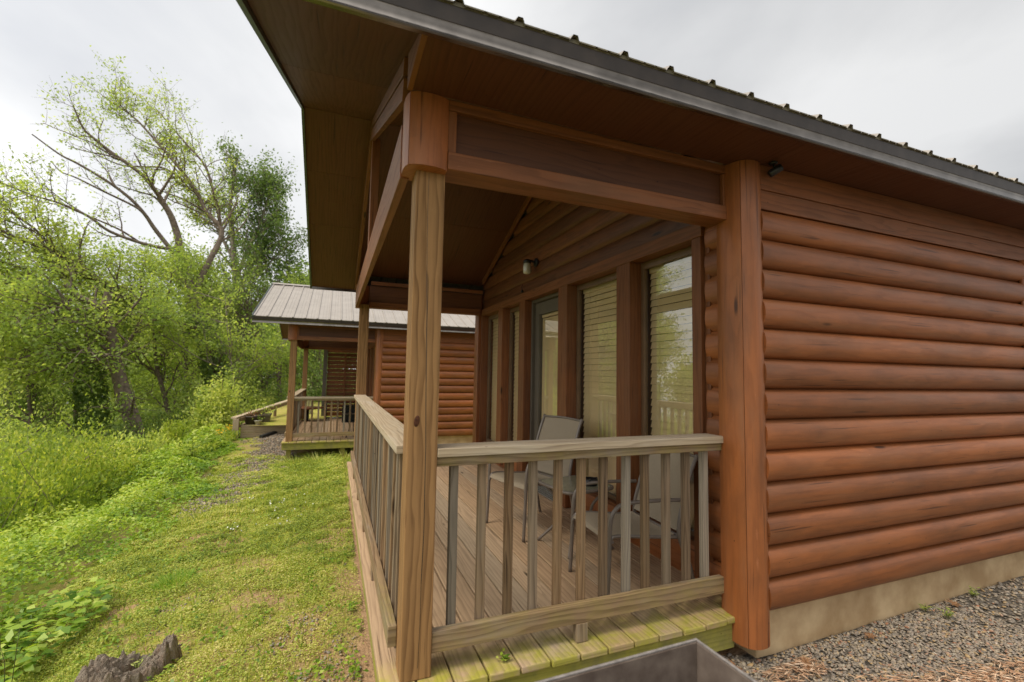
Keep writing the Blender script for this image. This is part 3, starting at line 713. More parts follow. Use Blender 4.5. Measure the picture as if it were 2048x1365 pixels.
    while z > .33:
        T = Matrix.Translation((1.972, (a+b)/2, z-.014)) @ Matrix.Rotation(R(18), 4, 'Y')
        mb.box(-.001, .001, -(b-a)/2+st+.012, (b-a)/2-st-.012, -.0145, .0145, g='y', T=T); z -= .0265
    mb.build('blind', M_blind, dr)
    mb = MB(); mb.lathe([(.004, -.02), (.03, -.018), (.033, 0), (.024, .014), (.006, .018)], (0, 0, 0)); 
    mb.v = [(1.90-v[2], a+.06+v[0], 1.0+v[1]) for v in mb.v]; mb.tube([(1.94, a+.06, 1.0), (1.90, a+.06, 1.0)], .011, 10); mb.build('knob', M_dark, dr)
    mb = MB()
    for k in range(5): mb.box(1.80+k*.026, 1.818+k*.026, y0-.03, y1+.02, .004+k*.006, .012+k*.007, g='y')
    mb.box(1.80, 1.93, y0-.03, y1+.02, .0015, .004, g='y'); mb.build('threshold', M_threshold, c)
    # ---- deck
    mb = MB(); k = 0; x = -.076
    while x < 1.74:
        x1 = min(x+.1405, 1.766)
        if x < 1.60: y0_ = -.070+random.uniform(-.006, .004)
        else: y0_ = -.066
        mb.box(x, x1, y0_, 4.92, -.032, random.uniform(-.0016, 0), g='y'); x += .148
        if x1 >= 1.766: break
    mb.box(1.770, 1.90, -.0, 4.83, -.034, -.003, g='y')
    mb.build('deck', M_deck, c, bevel=.0055)
    mb = MB(); mb.box(-.055, 1.765, -.047, -.010, -.168, -.0335, g='x'); mb.box(-.062, -.022, -.046, 4.88, -.1665, -.034, g='y'); mb.box(-.02, 1.8, 4.84, 4.88, -.168, -.034, g='x')
    for y in (1.2, 2.4, 3.6): mb.box(-.02, 1.8, y, y+.04, -.166, -.034, g='x')
    mb.build('rim_joist', M_rimm, c, bevel=.003)
    for y in (.02, 2.35, 4.70):
        for xx in (0.02, 1.1): mb = MB(); mb.box(xx, xx+.09, y, y+.09, -.9, -.169, g='z'); mb.build('pier', M_rimm, c)
    # ---- railings
    def balu(x0, y0, z0, z1, par, w=.037):
        m_ = MB(); j = random.uniform(-.004, .004); k_ = random.uniform(-.004, .004)
        T = Matrix.Translation((x0+j, y0, z0)) @ Matrix.Rotation(random.uniform(-.010, .010), 4, 'Y') @ Matrix.Rotation(random.uniform(-.004, .004), 4, 'X') @ Matrix.Rotation(random.uniform(-.05, .05), 4, 'Z')
        m_.box(-w/2, w/2, -w/2, w/2, 0, z1-z0, g='z', T=T); m_.build('baluster', M_bal, par, bevel=.003)
    for s in (0,):
        Y = (lambda a, b: (a, b)) if not s else (lambda a, b: (4.83-b, 4.83-a))
        mb = MB(); mb.box(.131, 1.762, *Y(.016, .052), .866, .9085, g='x'); mb.box(.131, 1.760, *Y(.010, .048), .088, .176, g='x'); mb.box(.83, .89, *Y(.006, .05), .001, .087, g='z')
        rl = mb.build('side_railing', M_rail, c, bevel=.003)
        mb = MB(); mb.box(.131, 1.765, *Y(-.003, .137), .9095, .947, g='x'); mb.build('rail_cap', M_cap, rl, bevel=.003)
        yb = Y(.071-.0185, .071+.0185); yb = (yb[0]+yb[1])/2
        for x in [.226, .359, .491, .62, .753, .884, 1.015, 1.148, 1.276, 1.41, 1.547, 1.68]: balu(x, yb, .10, .9075, rl)
    mb = MB(); mb.box(.012, .05, .131, QY-.001, .866, .9085, g='y'); mb.box(-.040, -.002, .02 if 0 else .115, 4.75, .088, .176, g='y')
    for y in (1.0, 1.9, 2.85, 3.8): mb.box(-.037, .0, y, y+.09, .001, .087, g='z')
    rl = mb.build('front_railing', M_rail, c, bevel=.003)
    mb = MB(); mb.box(-.029, .121, .131, QY-.001, .9095, .947, g='y'); mb.build('rail_cap', M_cap, rl, bevel=.003)
    y = .22
    while y < 4.66: balu(.0195, y, .03, .9075, rl); y += .1325
    return c
def shade_sharp(o, ang=35):
    try:
        o.data.set_sharp_from_angle(angle=R(ang))
    except Exception: pass
cab = make_cabin()
nb = copy_tree(cab); nb.location = (-1.195, 8.86, -.255)
nb['label'] = 'smaller looking log cabin farther left, its pale metal roof seen from above its porch'

# ------------------------------------------------------------------ things on the porch
def curve(pts, n=8):
    """Catmull-Rom through pts"""
    pts = [Vector(p) for p in pts]; P = [pts[0]*2-pts[1]]+pts+[pts[-1]*2-pts[-2]]; out = []
    for i in range(1, len(P)-2):
        for k in range(n):
            t = k/n; a, b, c_, d = P[i-1:i+3]
            out.append(.5*((2*b)+(c_-a)*t+(2*a-5*b+4*c_-d)*t*t+(3*b-a-3*c_+d)*t**3))
    out.append(pts[-1]); return out
def make_chair(loc, rz, label):
    c = empty('patio_chair', loc, rz); tag(c, label, 'chair', 'sling chairs on the near porch')
    mb = MB()
    for s in (-1, 1):
        y = .262*s
        mb.tube(curve([(-.275, y, .0), (-.262, y, .30), (-.255, y, .50), (-.222, y, .585), (-.15, y, .618), (.05, y, .622), (.215, y, .615)]), .0125, 10)
        mb.tube(curve([(.315, y*1.02, 0), (.265, y*1.01, .20), (.20, y*.98, .40), (.235, y*.96, .60), (.30, y*.95, .80), (.345, y*.95, .90)]), .0125, 10)
        mb.tube(curve([(-.262, y*.97, .36), (-.245, y*.955, .405), (-.20, y*.95, .418), (0, y*.95, .395), (.195, y*.95, .375)]), .0115, 8)
    mb.tube([(-.235, -.25, .385), (-.235, .25, .385)], .010, 8); mb.tube([(.20, -.25, .385), (.20, .25, .385)], .010, 8); mb.tube(curve([(.335, -.248, .885), (.352, 0, .893), (.335, .248, .885)]), .010, 8)
    mb.build('frame', M_chairm, c)
    path = curve([(-.262, 0, .385), (-.235, 0, .412), (-.15, 0, .414), (.02, 0, .392), (.14, 0, .385), (.19, 0, .415), (.222, 0, .52), (.258, 0, .66), (.305, 0, .79), (.338, 0, .868), (.348, 0, .892)], 5)
    def sling(pts, name):
        mb = MB(); n = len(pts); W_ = .245
        for s in (0, 1):
            for i in range(n-1):
                for j in range(6):
                    y0, y1 = -W_+2*W_*j/6, -W_+2*W_*(j+1)/6
                    sag = lambda y: -.012*(1-(y/W_)**2)
                    def pt(i, y):
                        d = (pts[min(i+1, n-1)]-pts[max(i-1, 0)]).normalized(); nr = Vector((-d.z, 0, d.x))
                        return pts[i]+Vector((0, y, 0))+nr*(sag(y)+(.003 if s else -.003))
                    q = [pt(i, y0), pt(i, y1), pt(i+1, y1), pt(i+1, y0)]
                    mb.poly(q if s else q[::-1], [(0, 0)]*4, .5, True)
        return mb.build(name, M_sling, c, fix=False)
    k = 24
    sling(path[:k], 'seat'); sling(path[k+1:], 'backrest')
    return c
make_chair((1.30, 1.62, 0), R(14), 'grey sling patio chair standing beyond the small glass table, its back showing above the rail')
ch2 = make_chair((1.44, .46, 0), R(-4), 'grey sling patio chair nearest the log corner, mostly behind the balusters')
ch2.scale = (1, .92, .90)
t = empty('side_table', (1.44, 1.12, 0), R(8)); tag(t, 'low square glass topped side table between the two sling chairs', 'table')
def rrect(w, r=.06, n=5):
    P = []
    for cx_, cy_, a0 in ((w-r, w-r, 0), (-w+r, w-r, 90), (-w+r, -w+r, 180), (w-r, -w+r, 270)):
        for k in range(n+1): a = R(a0+90*k/n); P.append((cx_+r*math.cos(a), cy_+r*math.sin(a)))
    return P
mb = MB(); mb.ext(rrect(.205), (0, 0, .452), (0, 0, .459), (1, 0, 0), (0, 1, 0), smooth=False, closed=True); mb.build('table_top', M_tglass, t)
mb = MB(); rr = [(x, y, .447) for x, y in rrect(.213)]; mb.tube(rr+[rr[0], rr[1]], .0125, 8)
mb.build('rim', M_chairm, t)
for sx in (-1, 1):
    for sy in (-1, 1):
        mb = MB(); mb.tube(curve([(sx*.17, sy*.17, .44), (sx*.09, sy*.09, .30), (sx*.10, sy*.10, .16), (sx*.20, sy*.20, .006)]), .0105, 8); mb.build('leg', M_chairm, t)
mb = MB(); mb.lathe([(.052, 0), (.058, .012), (.058, .045), (.050, .048), (.044, .02), (.004, .018)], (0, 0, 0), 28)
for a in (0, 120, 240):
    mb.box(.042, .062, -.006, .006, .044, .052, T=Matrix.Rotation(R(a), 4, 'Z'))
a_ = mb.build('ashtray', M_dark); a_.location = (1.515, 1.03, .4605); tag(a_, 'round black ashtray on the glass side table', 'ashtray')
# wall lamp with ribbed jar glass
lp = empty('wall_lamp', (1.845, 2.80, 2.575)); tag(lp, 'unlit jar shaped porch lamp on the siding above the door', 'wall lamp')
mb = MB(); mb.lathe([(.001, 0), (.052, 0), (.052, .012), (.03, .026), (.001, .026)], (0, 0, 0), 20); mb.v = [(-v[2]-.0, v[0], v[1]) for v in mb.v]
mb.tube(curve([(-.02, 0, 0), (-.07, 0, .012), (-.105, 0, .010)], 5), .014, 10); mb.build('wall_plate', M_dark, lp)
mb = MB(); mb.lathe([(.001, .03), (.03, .028), (.046, .012), (.046, -.018), (.001, -.018)], (-.115, 0, -.005), 20); mb.build('cap', M_dark, lp)
mb = MB(); mb.lathe([(.038, 0), (.040, -.01), (.046, -.03), (.047, -.10), (.040, -.118), (.015, -.125), (.001, -.126)], (-.115, 0, -.022), 20); mb.build('lamp_glass', M_lampg, lp)
# bell shaped sensor hook over the door casing
mb = MB(); mb.lathe([(.001, .03), (.012, .028), (.02, 0), (.001, -.004)], (0, 0, 0), 14); mb.tube(curve([(0, 0, .03), (.0, .012, .07), (.012, .02, .10)], 5), .004, 6)
o = mb.build('hanging_hook', M_dark); o.location = (1.80, 3.11, 2.27); tag(o, 'small dark hook on the trim over the left door post', 'hook')
# eave camera
sc = empty('security_camera', (1.965, -.185, 2.486), R(-50)); sc.scale = (.72, .72, .72); tag(sc, 'small black security camera under the eave at the log corner', 'camera')
mb = MB(); mb.lathe([(.001, .0165), (.032, .0165), (.032, .005), (.018, -.002), (.001, -.002)], (0, 0, 0), 20); mb.tube([(0, 0, 0), (.01, 0, -.03)], .008, 10); mb.build('mount', M_dark, sc)
mb = MB(); mb.lathe([(.001, -.05), (.026, -.048), (.030, -.035), (.030, .045), (.024, .052), (.001, .052)], (0, 0, 0), 20)
T = Matrix.Translation((.012, 0, -.052)) @ Matrix.Rotation(R(62), 4, 'Y'); mb.v = [tuple(T @ Vector(v)) for v in mb.v]; mb.build('camera_body', M_dark, sc)

# ------------------------------------------------------------------ steel box grills on posts
def make_grill(loc, rz, label, group=None):
    g = empty('park_grill', loc, rz); tag(g, label, 'grill', group)
    w, d, h, t = .60, .44, .27, .006          # open box, rim at z = 0 of the body top
    top = .80
    mb = MB()
    mb.box(-w, 0, -t, 0, top-h, top, g='x'); mb.box(-t, 0, -d, -t-.0005, top-h, top, g='y'); mb.box(-w, -w+t, -d, -t-.0005, top-h, top, g='y'); mb.box(-w, 0, -d, 0, top-h-t, top-h-.0005, g='x')
    mb.box(-w, 0, -d-t, -d-.0005, top-h, top-h+.07, g='x')
    mb.build('firebox', M_grill, g, bevel=.002)
    mb = MB(); mb.box(-w-.004, .004, -.004, .004, top, top+.006, g='x'); mb.box(-.004, .004, -d, -.0045, top, top+.006, g='y'); mb.box(-w-.004, -w+.004, -d, -.0045, top, top+.006, g='y')
    mb.build('rim', M_rimg, g, bevel=.002)
    mb = MB()
    for k in range(15): mb.tube([(-w+.03+k*.0385, -.02, top-.11), (-w+.03+k*.0385, -d+.01, top-.11)], .005, 6)
    mb.tube([(-w+.01, -.03, top-.115), (-.01, -.03, top-.115)], .006, 6); mb.tube([(-w+.01, -d+.03, top-.115), (-.01, -d+.03, top-.115)], .006, 6)
    mb.build('grate', M_dark, g)
    mb = MB(); mb.tube([(-w/2, -d/2, -.3), (-w/2, -d/2, top-h-t-.001)], .035, 14); mb.build('post', M_dark, g)
    return g
make_grill((.715, -.892, -.29), R(1.5), 'open grey steel box grill close to the camera at the bottom of the picture')
g2 = empty('grill_box', (.07, 9.26, -.255)); tag(g2, 'black open fronted charcoal box with a middle shelf on the far porch', 'grill')
mb = MB(); mb.box(-.15, -.142, -.1, .16, .36, .72); mb.box(.142, .15, -.1, .16, .36, .72); mb.box(-.1415, .1415, .15, .16, .36, .72); mb.box(-.15, .15, -.1, .1595, .721, .73); mb.box(-.15, .15, -.1, .1595, .35, .359); mb.build('housing', M_dark, g2, bevel=.002)
mb = MB(); mb.box(-.141, .141, -.095, .149, .53, .555); mb.build('shelf', M_grill, g2)
mb = MB(); mb.tube(curve([(.0, .05, .35), (.02, .0, .22), (-.02, -.05, .1), (-.05, -.08, .003)], 5), .012, 8); mb.tube([(-.1, .12, .35), (-.12, .12, .003)], .01, 6); mb.tube([(.1, .12, .35), (.12, .12, .003)], .01, 6); mb.build('leg_frame', M_dark, g2)

# ------------------------------------------------------------------ things beyond the neighbouring cabin
def P3(u, v, Y): return at(u, v, Y)
rt = empty('retaining_wall', (0, 0, 0)); tag(rt, 'low timber retaining wall with a post at its left end, holding up the lawn', 'retaining wall')
A = P3(482, 851, 12.4); B = P3(600, 851, 12.9)
mb = MB(); mb.bar(A+Vector((0, 0, -.09)), B+Vector((0, 0, -.09)), .04, .19); mb.bar(A+Vector((0, 0, -.29)), B+Vector((0, 0, -.29)), .04, .19); mb.bar(A+Vector((0, 0, -.49)), B+Vector((0, 0, -.49)), .04, .19); mb.build('timber', M_cap, rt, bevel=.003)
mb = MB(); C_ = P3(540, 848, 16.5); mb.bar(A+Vector((0, .02, -.03)), Vector((A.x+.3, 17.5, A.z+.0)), .09, .07); mb.build('edge_board', M_rail, rt, bevel=.003)
Pp = P3(473, 838, 12.35)
mb = MB(); mb.box(Pp.x-.07, Pp.x+.07, Pp.y-.07, Pp.y+.07, Pp.z-1.1, Pp.z-.002, g='z'); mb.build('end_post', M_cap, rt, bevel=.004)
hr = empty('handrail', (0, 0, 0)); tag(hr, 'sloping weathered wooden handrail rising to the right behind the potted plants', 'handrail')
B2 = P3(585, 799, 15.2); A2 = Pp+Vector((-.06, -.04, .02))
mb = MB(); mb.bar(A2, B2, .16, .045); mb.build('rail_cap', M_cap, hr, bevel=.003)
mb = MB(); mb.bar(A2+Vector((.15, .1, -.05)), B2+Vector((0, 0, -.07)), .045, .09); mb.build('rail', M_rail, hr)
for t_ in (.33, .66, .98):
    q = A2.lerp(B2, t_); mb = MB(); mb.box(q.x-.04, q.x+.04, q.y-.04, q.y+.04, q.z-.75, q.z-.06, g='z'); mb.build('post', M_rail, hr)
# lawn terrace held by the wall
mb = MB()
tl = MB(); q = [Vector((A.x+.02, A.y+.02, A.z-.02)), Vector((B.x+3, B.y+.02, B.z-.0)), Vector((B.x+3.5, 19, B.z+.35)), Vector((A.x+.5, 19, A.z+.30))]
tl.poly([tuple(p) for p in q], [(0, 0), (1, 0), (1, 1), (0, 1)], .5)
M_lawn2 = plain('short_lawn', (.30, .32, .05), .95, 0, .1, .4, 5, .3, col2=(.40, .31, .11))
o = tl.build('lawn_terrace', M_lawn2); tag(o, kind='structure')
def pot(u, v, Y, r0, r1, h, mat, label, plant=None, sq=False):
    p = P3(u, v, Y); g = empty('planter', p); tag(g, label, 'planter', 'planters on the retaining wall')
    mb = MB(); mb.lathe([(r0*.98, 0), (r1*.97, h*.86), (r1*1.06, h*.87), (r1*1.06, h), (r1*.9, h), (r1*.86, h*.82), (.001, h*.80)], (0, 0, 0), 4 if sq else 20)
    if sq:
        mb.v = [tuple(Matrix.Rotation(R(45), 4, 'Z') @ Vector(v)) for v in mb.v]; mb.sm = [False]*len(mb.sm)
    mb.build('pot', mat, g)
    if plant:
        n = plant[0]; c_ = RNG.normal(size=(n, 3))*np.array([r1*.6, r1*.6, plant[1]*.4])+np.array([0, 0, h+plant[1]*.5])
        leaves('foliage', c_, RNG.normal(size=(n, 3))+[0, 0, .6], .06, .035, plant[2], g)
    return g
pot(503, 851, 12.75, .14, .215, .27, M_potb, 'dark round plastic planter with dry stems at the left end of the wall', (60, .12, L_brown))
pot(526, 851, 13.2, .19, .27, .34, M_pot, 'large green brown square planter behind the other two', (160, .30, L_fresh), sq=True)
pot(516, 851, 12.6, .055, .10, .14, M_white, 'small pale footed urn between the two larger planters', (40, .1, L_mid))
def on_ground(u, v, up=.05):
    lo, hi = 4.0, 40.0
    for _ in range(40):
        md = (lo+hi)/2; q = at(u, v, md)
        if q.z > float(zg(q.x, q.y))+up: lo = md
        else: hi = md
    return at(u, v, lo)
mb = MB(); mb.tube(curve([on_ground(602, 857), on_ground(570, 861), on_ground(545, 867), on_ground(522, 874)], 6), .05, 12)
o = mb.build('drain_pipe', M_pipe); tag(o, 'black corrugated drain pipe lying on the gravel beside the far porch', 'pipe')
# privacy screen of horizontal boards
ps = empty('privacy_screen', (0, 0, 0)); tag(ps, 'red brown privacy screen of horizontal boards beyond the far porch', 'screen')
SX0, SX1, SY = -.50, 1.9, 14.3
mb = MB(); z = -.35; k = 0
while z < 1.86:
    mb.box(SX0, SX1, SY, SY+.02, z, z+.121+random.uniform(-.004, .003), g='x'); z += .130
mb.box(SX0-.02, SX1, SY-.02, SY-.001, 1.86, 2.03, g='x'); mb.build('board', M_stain, ps, bevel=.002)
mb = MB(); mb.box(.03, .08, SY-.025, SY-.001, -.35, 1.85, g='z'); mb.box(.9, .95, SY-.025, SY-.001, -.35, 1.85, g='z'); mb.build('batten', M_stain, ps)
mb = MB(); mb.box(SX0-.13, SX0-.01, SY-.05, SY+.07, -.9, 2.02, g='z'); mb.build('post', M_door, ps, bevel=.004)
# small patio table and chair on the far lawn
tb = empty('pedestal_table', (-.98, 13.2, -.62)); tag(tb, 'round brown pedestal table with a dark stem behind the far porch railing', 'table')
mb = MB(); mb.lathe([(.001, .73), (.42, .73), (.43, .75), (.42, .77), (.001, .77)], (0, 0, 0), 24); mb.build('table_top', M_stain, tb)
mb = MB(); mb.tube([(0, 0, .02), (0, 0, .73)], .04, 12); mb.lathe([(.22, 0), (.22, .02), (.05, .05), (.001, .06)], (0, 0, 0), 16); mb.build('pedestal', M_dark, tb)
def lawn_chair(loc, rz, label):
    g = empty('lawn_chair', loc, rz); tag(g, label, 'chair')
    mb = MB(); mb.box(-.26, .26, -.25, .25, .36, .40); mb.build('seat', M_white, g, bevel=.006)
    mb = MB(); T = Matrix.Translation((0, .25, .40)) @ Matrix.Rotation(R(-14), 4, 'X')
    for k in range(5): mb.box(-.25+k*.105, -.17+k*.105, -.012, .012, 0, .52+.05*math.sin(math.pi*(k+.5)/5), g='z', T=T)
    mb.box(-.25, .25, -.014, .014, .20, .25, g='x', T=T); mb.build('backrest', M_white, g, bevel=.004)
    for x in (-.24, .24):
        for y in (-.22, .22): mb = MB(); mb.box(x-.025, x+.025, y-.025, y+.025, 0, .36 if y > 0 else .58, g='z'); mb.build('leg', M_white, g, bevel=.004)
        mb = MB(); mb.box(x-.045, x+.045, -.26, .26, .58, .60, g='y'); mb.build('armrest', M_white, g, bevel=.004)
lawn_chair((-1.25, 15.0, -.66), R(200), 'pale lawn chair behind the pedestal table, its back showing over the far railing')
bb = empty('patio_bench', (-.05, 13.4, -.62)); tag(bb, 'low dark metal bench in front of the privacy screen', 'bench')
mb = MB()
for k in range(5): mb.tube([(-.45, -.2+k*.08, .42), (.45, -.2+k*.08, .42)], .012, 6)
mb.build('seat', M_dark, bb); mb = MB()
for x in (-.42, .42): mb.tube(curve([(x, -.2, 0), (x, -.2, .58), (x, .1, .62), (x, .2, .42)], 6), .016, 6); mb.tube([(x, .2, 0), (x, .2, .42), (x, .32, .85)], .016, 6)
mb.tube([(-.42, .32, .85), (.42, .32, .85)], .016, 6); mb.tube([(-.42, .26, .62), (.42, .26, .62)], .012, 6); mb.build('frame', M_dark, bb)

# ------------------------------------------------------------------ vegetation helpers
def rand_dirs(n, rng): return unit(rng.normal(size=(n, 3)))
class Skel:
    def __init__(s): s.v = []; s.f = []; s.n = 0
    def tube(s, P, r0, r1, sides):
        P = np.asarray(P, float); n = len(P); T = unit(np.gradient(P, axis=0))
        ref = np.array([.31, .17, .93]) if abs(T[0, 2]) < .9 else np.array([1., .1, 0])
        a = unit(np.cross(T, ref)); b = np.cross(T, a); rad = np.linspace(r0, r1, n)
        an = np.arange(sides)*2*np.pi/sides
        V = P[:, None, :]+(a[:, None, :]*np.cos(an)[None, :, None]+b[:, None, :]*np.sin(an)[None, :, None])*rad[:, None, None]
        i = np.arange(n*sides).reshape(n, sides)+s.n; j = np.roll(i, -1, 1)
        s.f.append(np.stack([i[:-1], j[:-1], j[1:], i[1:]], -1).reshape(-1, 4)); s.v.append(V.reshape(-1, 3)); s.n += n*sides
    def build(s, name, mat, parent): 
        V = np.concatenate(s.v); F = np.concatenate(s.f)
        o = np_mesh(name, V, F, np.zeros(len(F)), mat, parent, smooth=True); return o
def smooth_pts(P, n=4):
    return np.array([tuple(p) for p in curve([tuple(x) for x in P], n)])
def branch(p, d, L, rng, n=5, bend=.25, up=.1):
    P = [p]; d = d/np.linalg.norm(d)
    for i in range(n):
        d = d+rng.normal(size=3)*bend*.5+np.array([0, 0, up]); d /= np.linalg.norm(d); P.append(P[-1]+d*L/n)
    return np.array(P)
def grow(limbs, rng, n1=7, L1=2.0, n2=6, L2=.7, nl=14, spread=.9, up=.12, t0=.25, leafr=.13, r1=.3, top=1.0):
    """limbs: (points, r0, r1[, leafiness]) ; returns skeleton and leaf positions + directions"""
    sk = Skel(); LC = []; LD = []
    for lb in limbs:
        P, ra, rb = lb[:3]; lf = lb[3] if len(lb) > 3 else 1.0
        P = smooth_pts(P, 4); sk.tube(P, ra, rb, 8 if ra > .06 else 5)
        seg = np.linalg.norm(np.diff(P, axis=0), axis=1); cum = np.concatenate([[0], np.cumsum(seg)]); Lt = cum[-1]
        m1 = max(1, int(n1*Lt/4*lf)) if lf > 0 else 0
        for _ in range(m1):
            t = rng.uniform(t0, 1); k = np.searchsorted(cum, t*Lt)-1; k = max(0, min(k, len(P)-2)); p = P[k]+(P[k+1]-P[k])*rng.random()
            T = unit((P[k+1]-P[k])[None])[0]; o = rng.normal(size=3); o -= T*o.dot(T); o /= np.linalg.norm(o)
            d = T*.75+o*spread+np.array([0, 0, up*2]); ll = L1*rng.uniform(.5, 1.2)*(1.15-.5*t)
            rl = ra+(rb-ra)*t; B = branch(p, d, ll, rng, 5, .3, up); rr = min(rl*.55, .045*ll/1.5+.008)
            sk.tube(B, rr, rr*.35, 4)
            for q in range(n2):
                tt = rng.uniform(.25, 1); kk = min(int(tt*5), 4); pp = B[kk]+(B[kk+1]-B[kk])*rng.random()
                T2 = unit((B[kk+1]-B[kk])[None])[0]; o = rng.normal(size=3); o -= T2*o.dot(T2); o /= np.linalg.norm(o)
                Tw = branch(pp, T2*.7+o*.9+np.array([0, 0, up]), L2*rng.uniform(.6, 1.3), rng, 3, .35, up)
                sk.tube(Tw, rr*.28+.002, .002, 3)
                nn_ = rng.poisson(nl*lf)
                if nn_:
                    tv = rng.random(nn_)*3; ki = np.minimum(tv.astype(int), 2); c_ = Tw[ki]+(Tw[ki+1]-Tw[ki])*(tv-ki)[:, None]
                    LC.append(c_+rng.normal(size=(nn_, 3))*leafr); LD.append(T2*.4+rng.normal(size=(nn_, 3))*.8+np.array([0, 0, -.25]))
    return sk, (np.concatenate(LC) if LC else np.zeros((0, 3))), (np.concatenate(LD) if LD else np.zeros((0, 3)))
def tree(name, label, cat, limbs, bark, lmat, seed, leaf=(.10, .055), group=None, bias=.0, **kw):
    rng = np.random.default_rng(seed)
    base = np.array(limbs[0][0][0]); root = empty(name, tuple(base)); tag(root, label, cat, group)
    limbs = [(np.array(l[0])-base,)+tuple(l[1:]) for l in limbs]
    sk, LC, LD = grow(limbs, rng, **kw)
    sk.build('trunk', bark, root)
    if len(LC):
        zz = LC[:, 2]; clump = fbm(LC[:, 0]+LC[:, 2]*.5, LC[:, 1]+LC[:, 2]*.7, 1.1)
        rn = .45*rng.random(len(LC))+.9*(clump-.25)+.0+bias
        leaves('crown', LC, LD, leaf[0], leaf[1], lmat, root, rn, rng=rng)
    return root
def px(seq, Y, Y2=None):
    n = len(seq); Y2 = Y if Y2 is None else Y2
    return [tuple(at(u, v, Y+(Y2-Y)*i/max(1, n-1))) for i, (u, v) in enumerate(seq)]
def bush(name, label, cat, c, r, n, leaf, lmat, seed, group=None, clumps=26, stems=8, bias=0., up=.5, hollow=.55, sr=.22):
    rng = np.random.default_rng(seed); root = empty(name, tuple(c)); tag(root, label, cat, group)
    r = np.array(r); d = rand_dirs(clumps, rng); d[:, 2] = np.abs(d[:, 2])*1.1-.15
    cc = d*(hollow+(1-hollow)*rng.random((clumps, 1)))*r; cc[:, 2] += r[2]*.15
    k = rng.integers(0, clumps, n); pts = cc[k]+rng.normal(size=(n, 3))*r*sr*rng.uniform(.6, 1.2, (clumps, 1))[k]
    pts[:, 2] = np.maximum(pts[:, 2], .02+rng.random(n)*.1)
    D = rng.normal(size=(n, 3))*.7+unit(pts)*.5+np.array([0, 0, up])
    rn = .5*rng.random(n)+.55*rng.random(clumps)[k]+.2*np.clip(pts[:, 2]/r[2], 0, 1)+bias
    sk = Skel()
    for i in range(stems):
        e = cc[i % clumps]; a = np.array([rng.normal()*.08, rng.normal()*.08, -.1]); P = np.array([a, a*.5+e*.45+rng.normal(size=3)*.05, e]); sk.tube(smooth_pts(P, 3), .012+.006*r[2], .004, 4)
    for i in range(clumps*2):
        a = cc[rng.integers(0, clumps)]; b_ = a+rng.normal(size=3)*r*.25+np.array([0, 0, .1]); sk.tube(np.array([a, (a+b_)/2+rng.normal(size=3)*.02, b_]), .005, .002, 3)
    sk.build('stem', M_stem if r[2] < 1 else M_bark, root)
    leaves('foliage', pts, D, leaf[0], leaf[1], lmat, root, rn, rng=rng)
    return root

# ------------------------------------------------------------------ trees on the bank
Y1 = 19.0
def gz(p): return (p[0], p[1], float(zg(p[0], p[1]))-.1)
def rooted(seq, Y, Y2=None):
    P = px(seq, Y, Y2); return [gz(P[0])]+P
LEAN = [
 (rooted([(436, 790), (428, 735), (419, 688), (403, 641), (385, 588), (369, 533), (353, 463)], Y1), .26, .12, .25),
 (px([(353, 463), (341, 431), (322, 400), (313, 385), (281, 347), (222, 305), (185, 275), (166, 256), (146, 212)], Y1, Y1-1), .12, .02, 1),
 (px([(385, 588), (420, 520), (444, 463), (413, 425), (388, 375), (344, 319), (300, 269), (266, 234), (205, 192)], Y1, Y1+1.5), .12, .02, 1),
 (px([(444, 463), (435, 422), (413, 338), (375, 291), (347, 259), (310, 215)], Y1+.8, Y1+1.6), .07, .015, 1.1),
 (px([(369, 533), (313, 463), (291, 431), (263, 400), (219, 366), (156, 328), (119, 309), (64, 269)], Y1, Y1-1.5), .085, .02, .12),
 (px([(291, 431), (269, 413), (203, 381), (153, 356), (122, 344), (104, 325)], Y1-.6, Y1-1.6), .05, .012, .15),
 (px([(388, 375), (331, 338), (288, 334), (244, 331), (200, 313), (167, 295)], Y1+.8, Y1), .05, .012, .7),
 (px([(341, 431), (310, 395), (280, 385), (235, 370)], Y1, Y1-.5), .05, .015, .8),
 (px([(413, 425), (370, 400), (330, 385), (300, 370)], Y1+.5, Y1), .045, .012, .9),
 (px([(403, 641), (397, 656), (344, 644), (297, 616), (260, 600), (216, 572), (188, 553), (150, 528), (94, 500), (31, 475), (-40, 440)], Y1-.2, Y1-4), .12, .035, 1.1),
 (px([(188, 553), (150, 539), (78, 537), (0, 541), (-60, 548)], Y1-2.4, Y1-4), .06, .02, 1.2),
 (px([(216, 572), (194, 559), (141, 553), (63, 572), (0, 583), (-50, 600)], Y1-2.2, Y1-4), .06, .02, 1.2),
 (px([(260, 600), (228, 594), (141, 597), (63, 586), (0, 589), (-60, 610)], Y1-2, Y1-4), .05, .02, 1.2),
 (px([(353, 497), (331, 497), (281, 486), (219, 463), (178, 434), (125, 409), (63, 390), (0, 365)], Y1, Y1-3), .07, .02, .8),
 (px([(281, 486), (238, 459), (175, 431), (134, 406), (113, 391), (88, 370)], Y1-.6, Y1-2), .04, .012, .7),
 (px([(150, 528), (94, 497), (75, 463), (31, 431), (0, 409), (-50, 380)], Y1-3, Y1-4), .05, .015, 1.1),
]
tree('leaning_tree', 'tall tree leaning left over the bank, its sparse crown of bare branches against the sky', 'tree', [tuple(l[:3])+((l[3] if len(l) > 3 else 1)*(.95 if min(p[2] for p in l[0]) > 5.2 else 1.7),) for l in LEAN], M_bark, L_fresh, 3, (.115, .055), n1=12, L1=1.8, n2=6, L2=.75, nl=8, t0=.2, up=.08, leafr=.12, bias=.0)
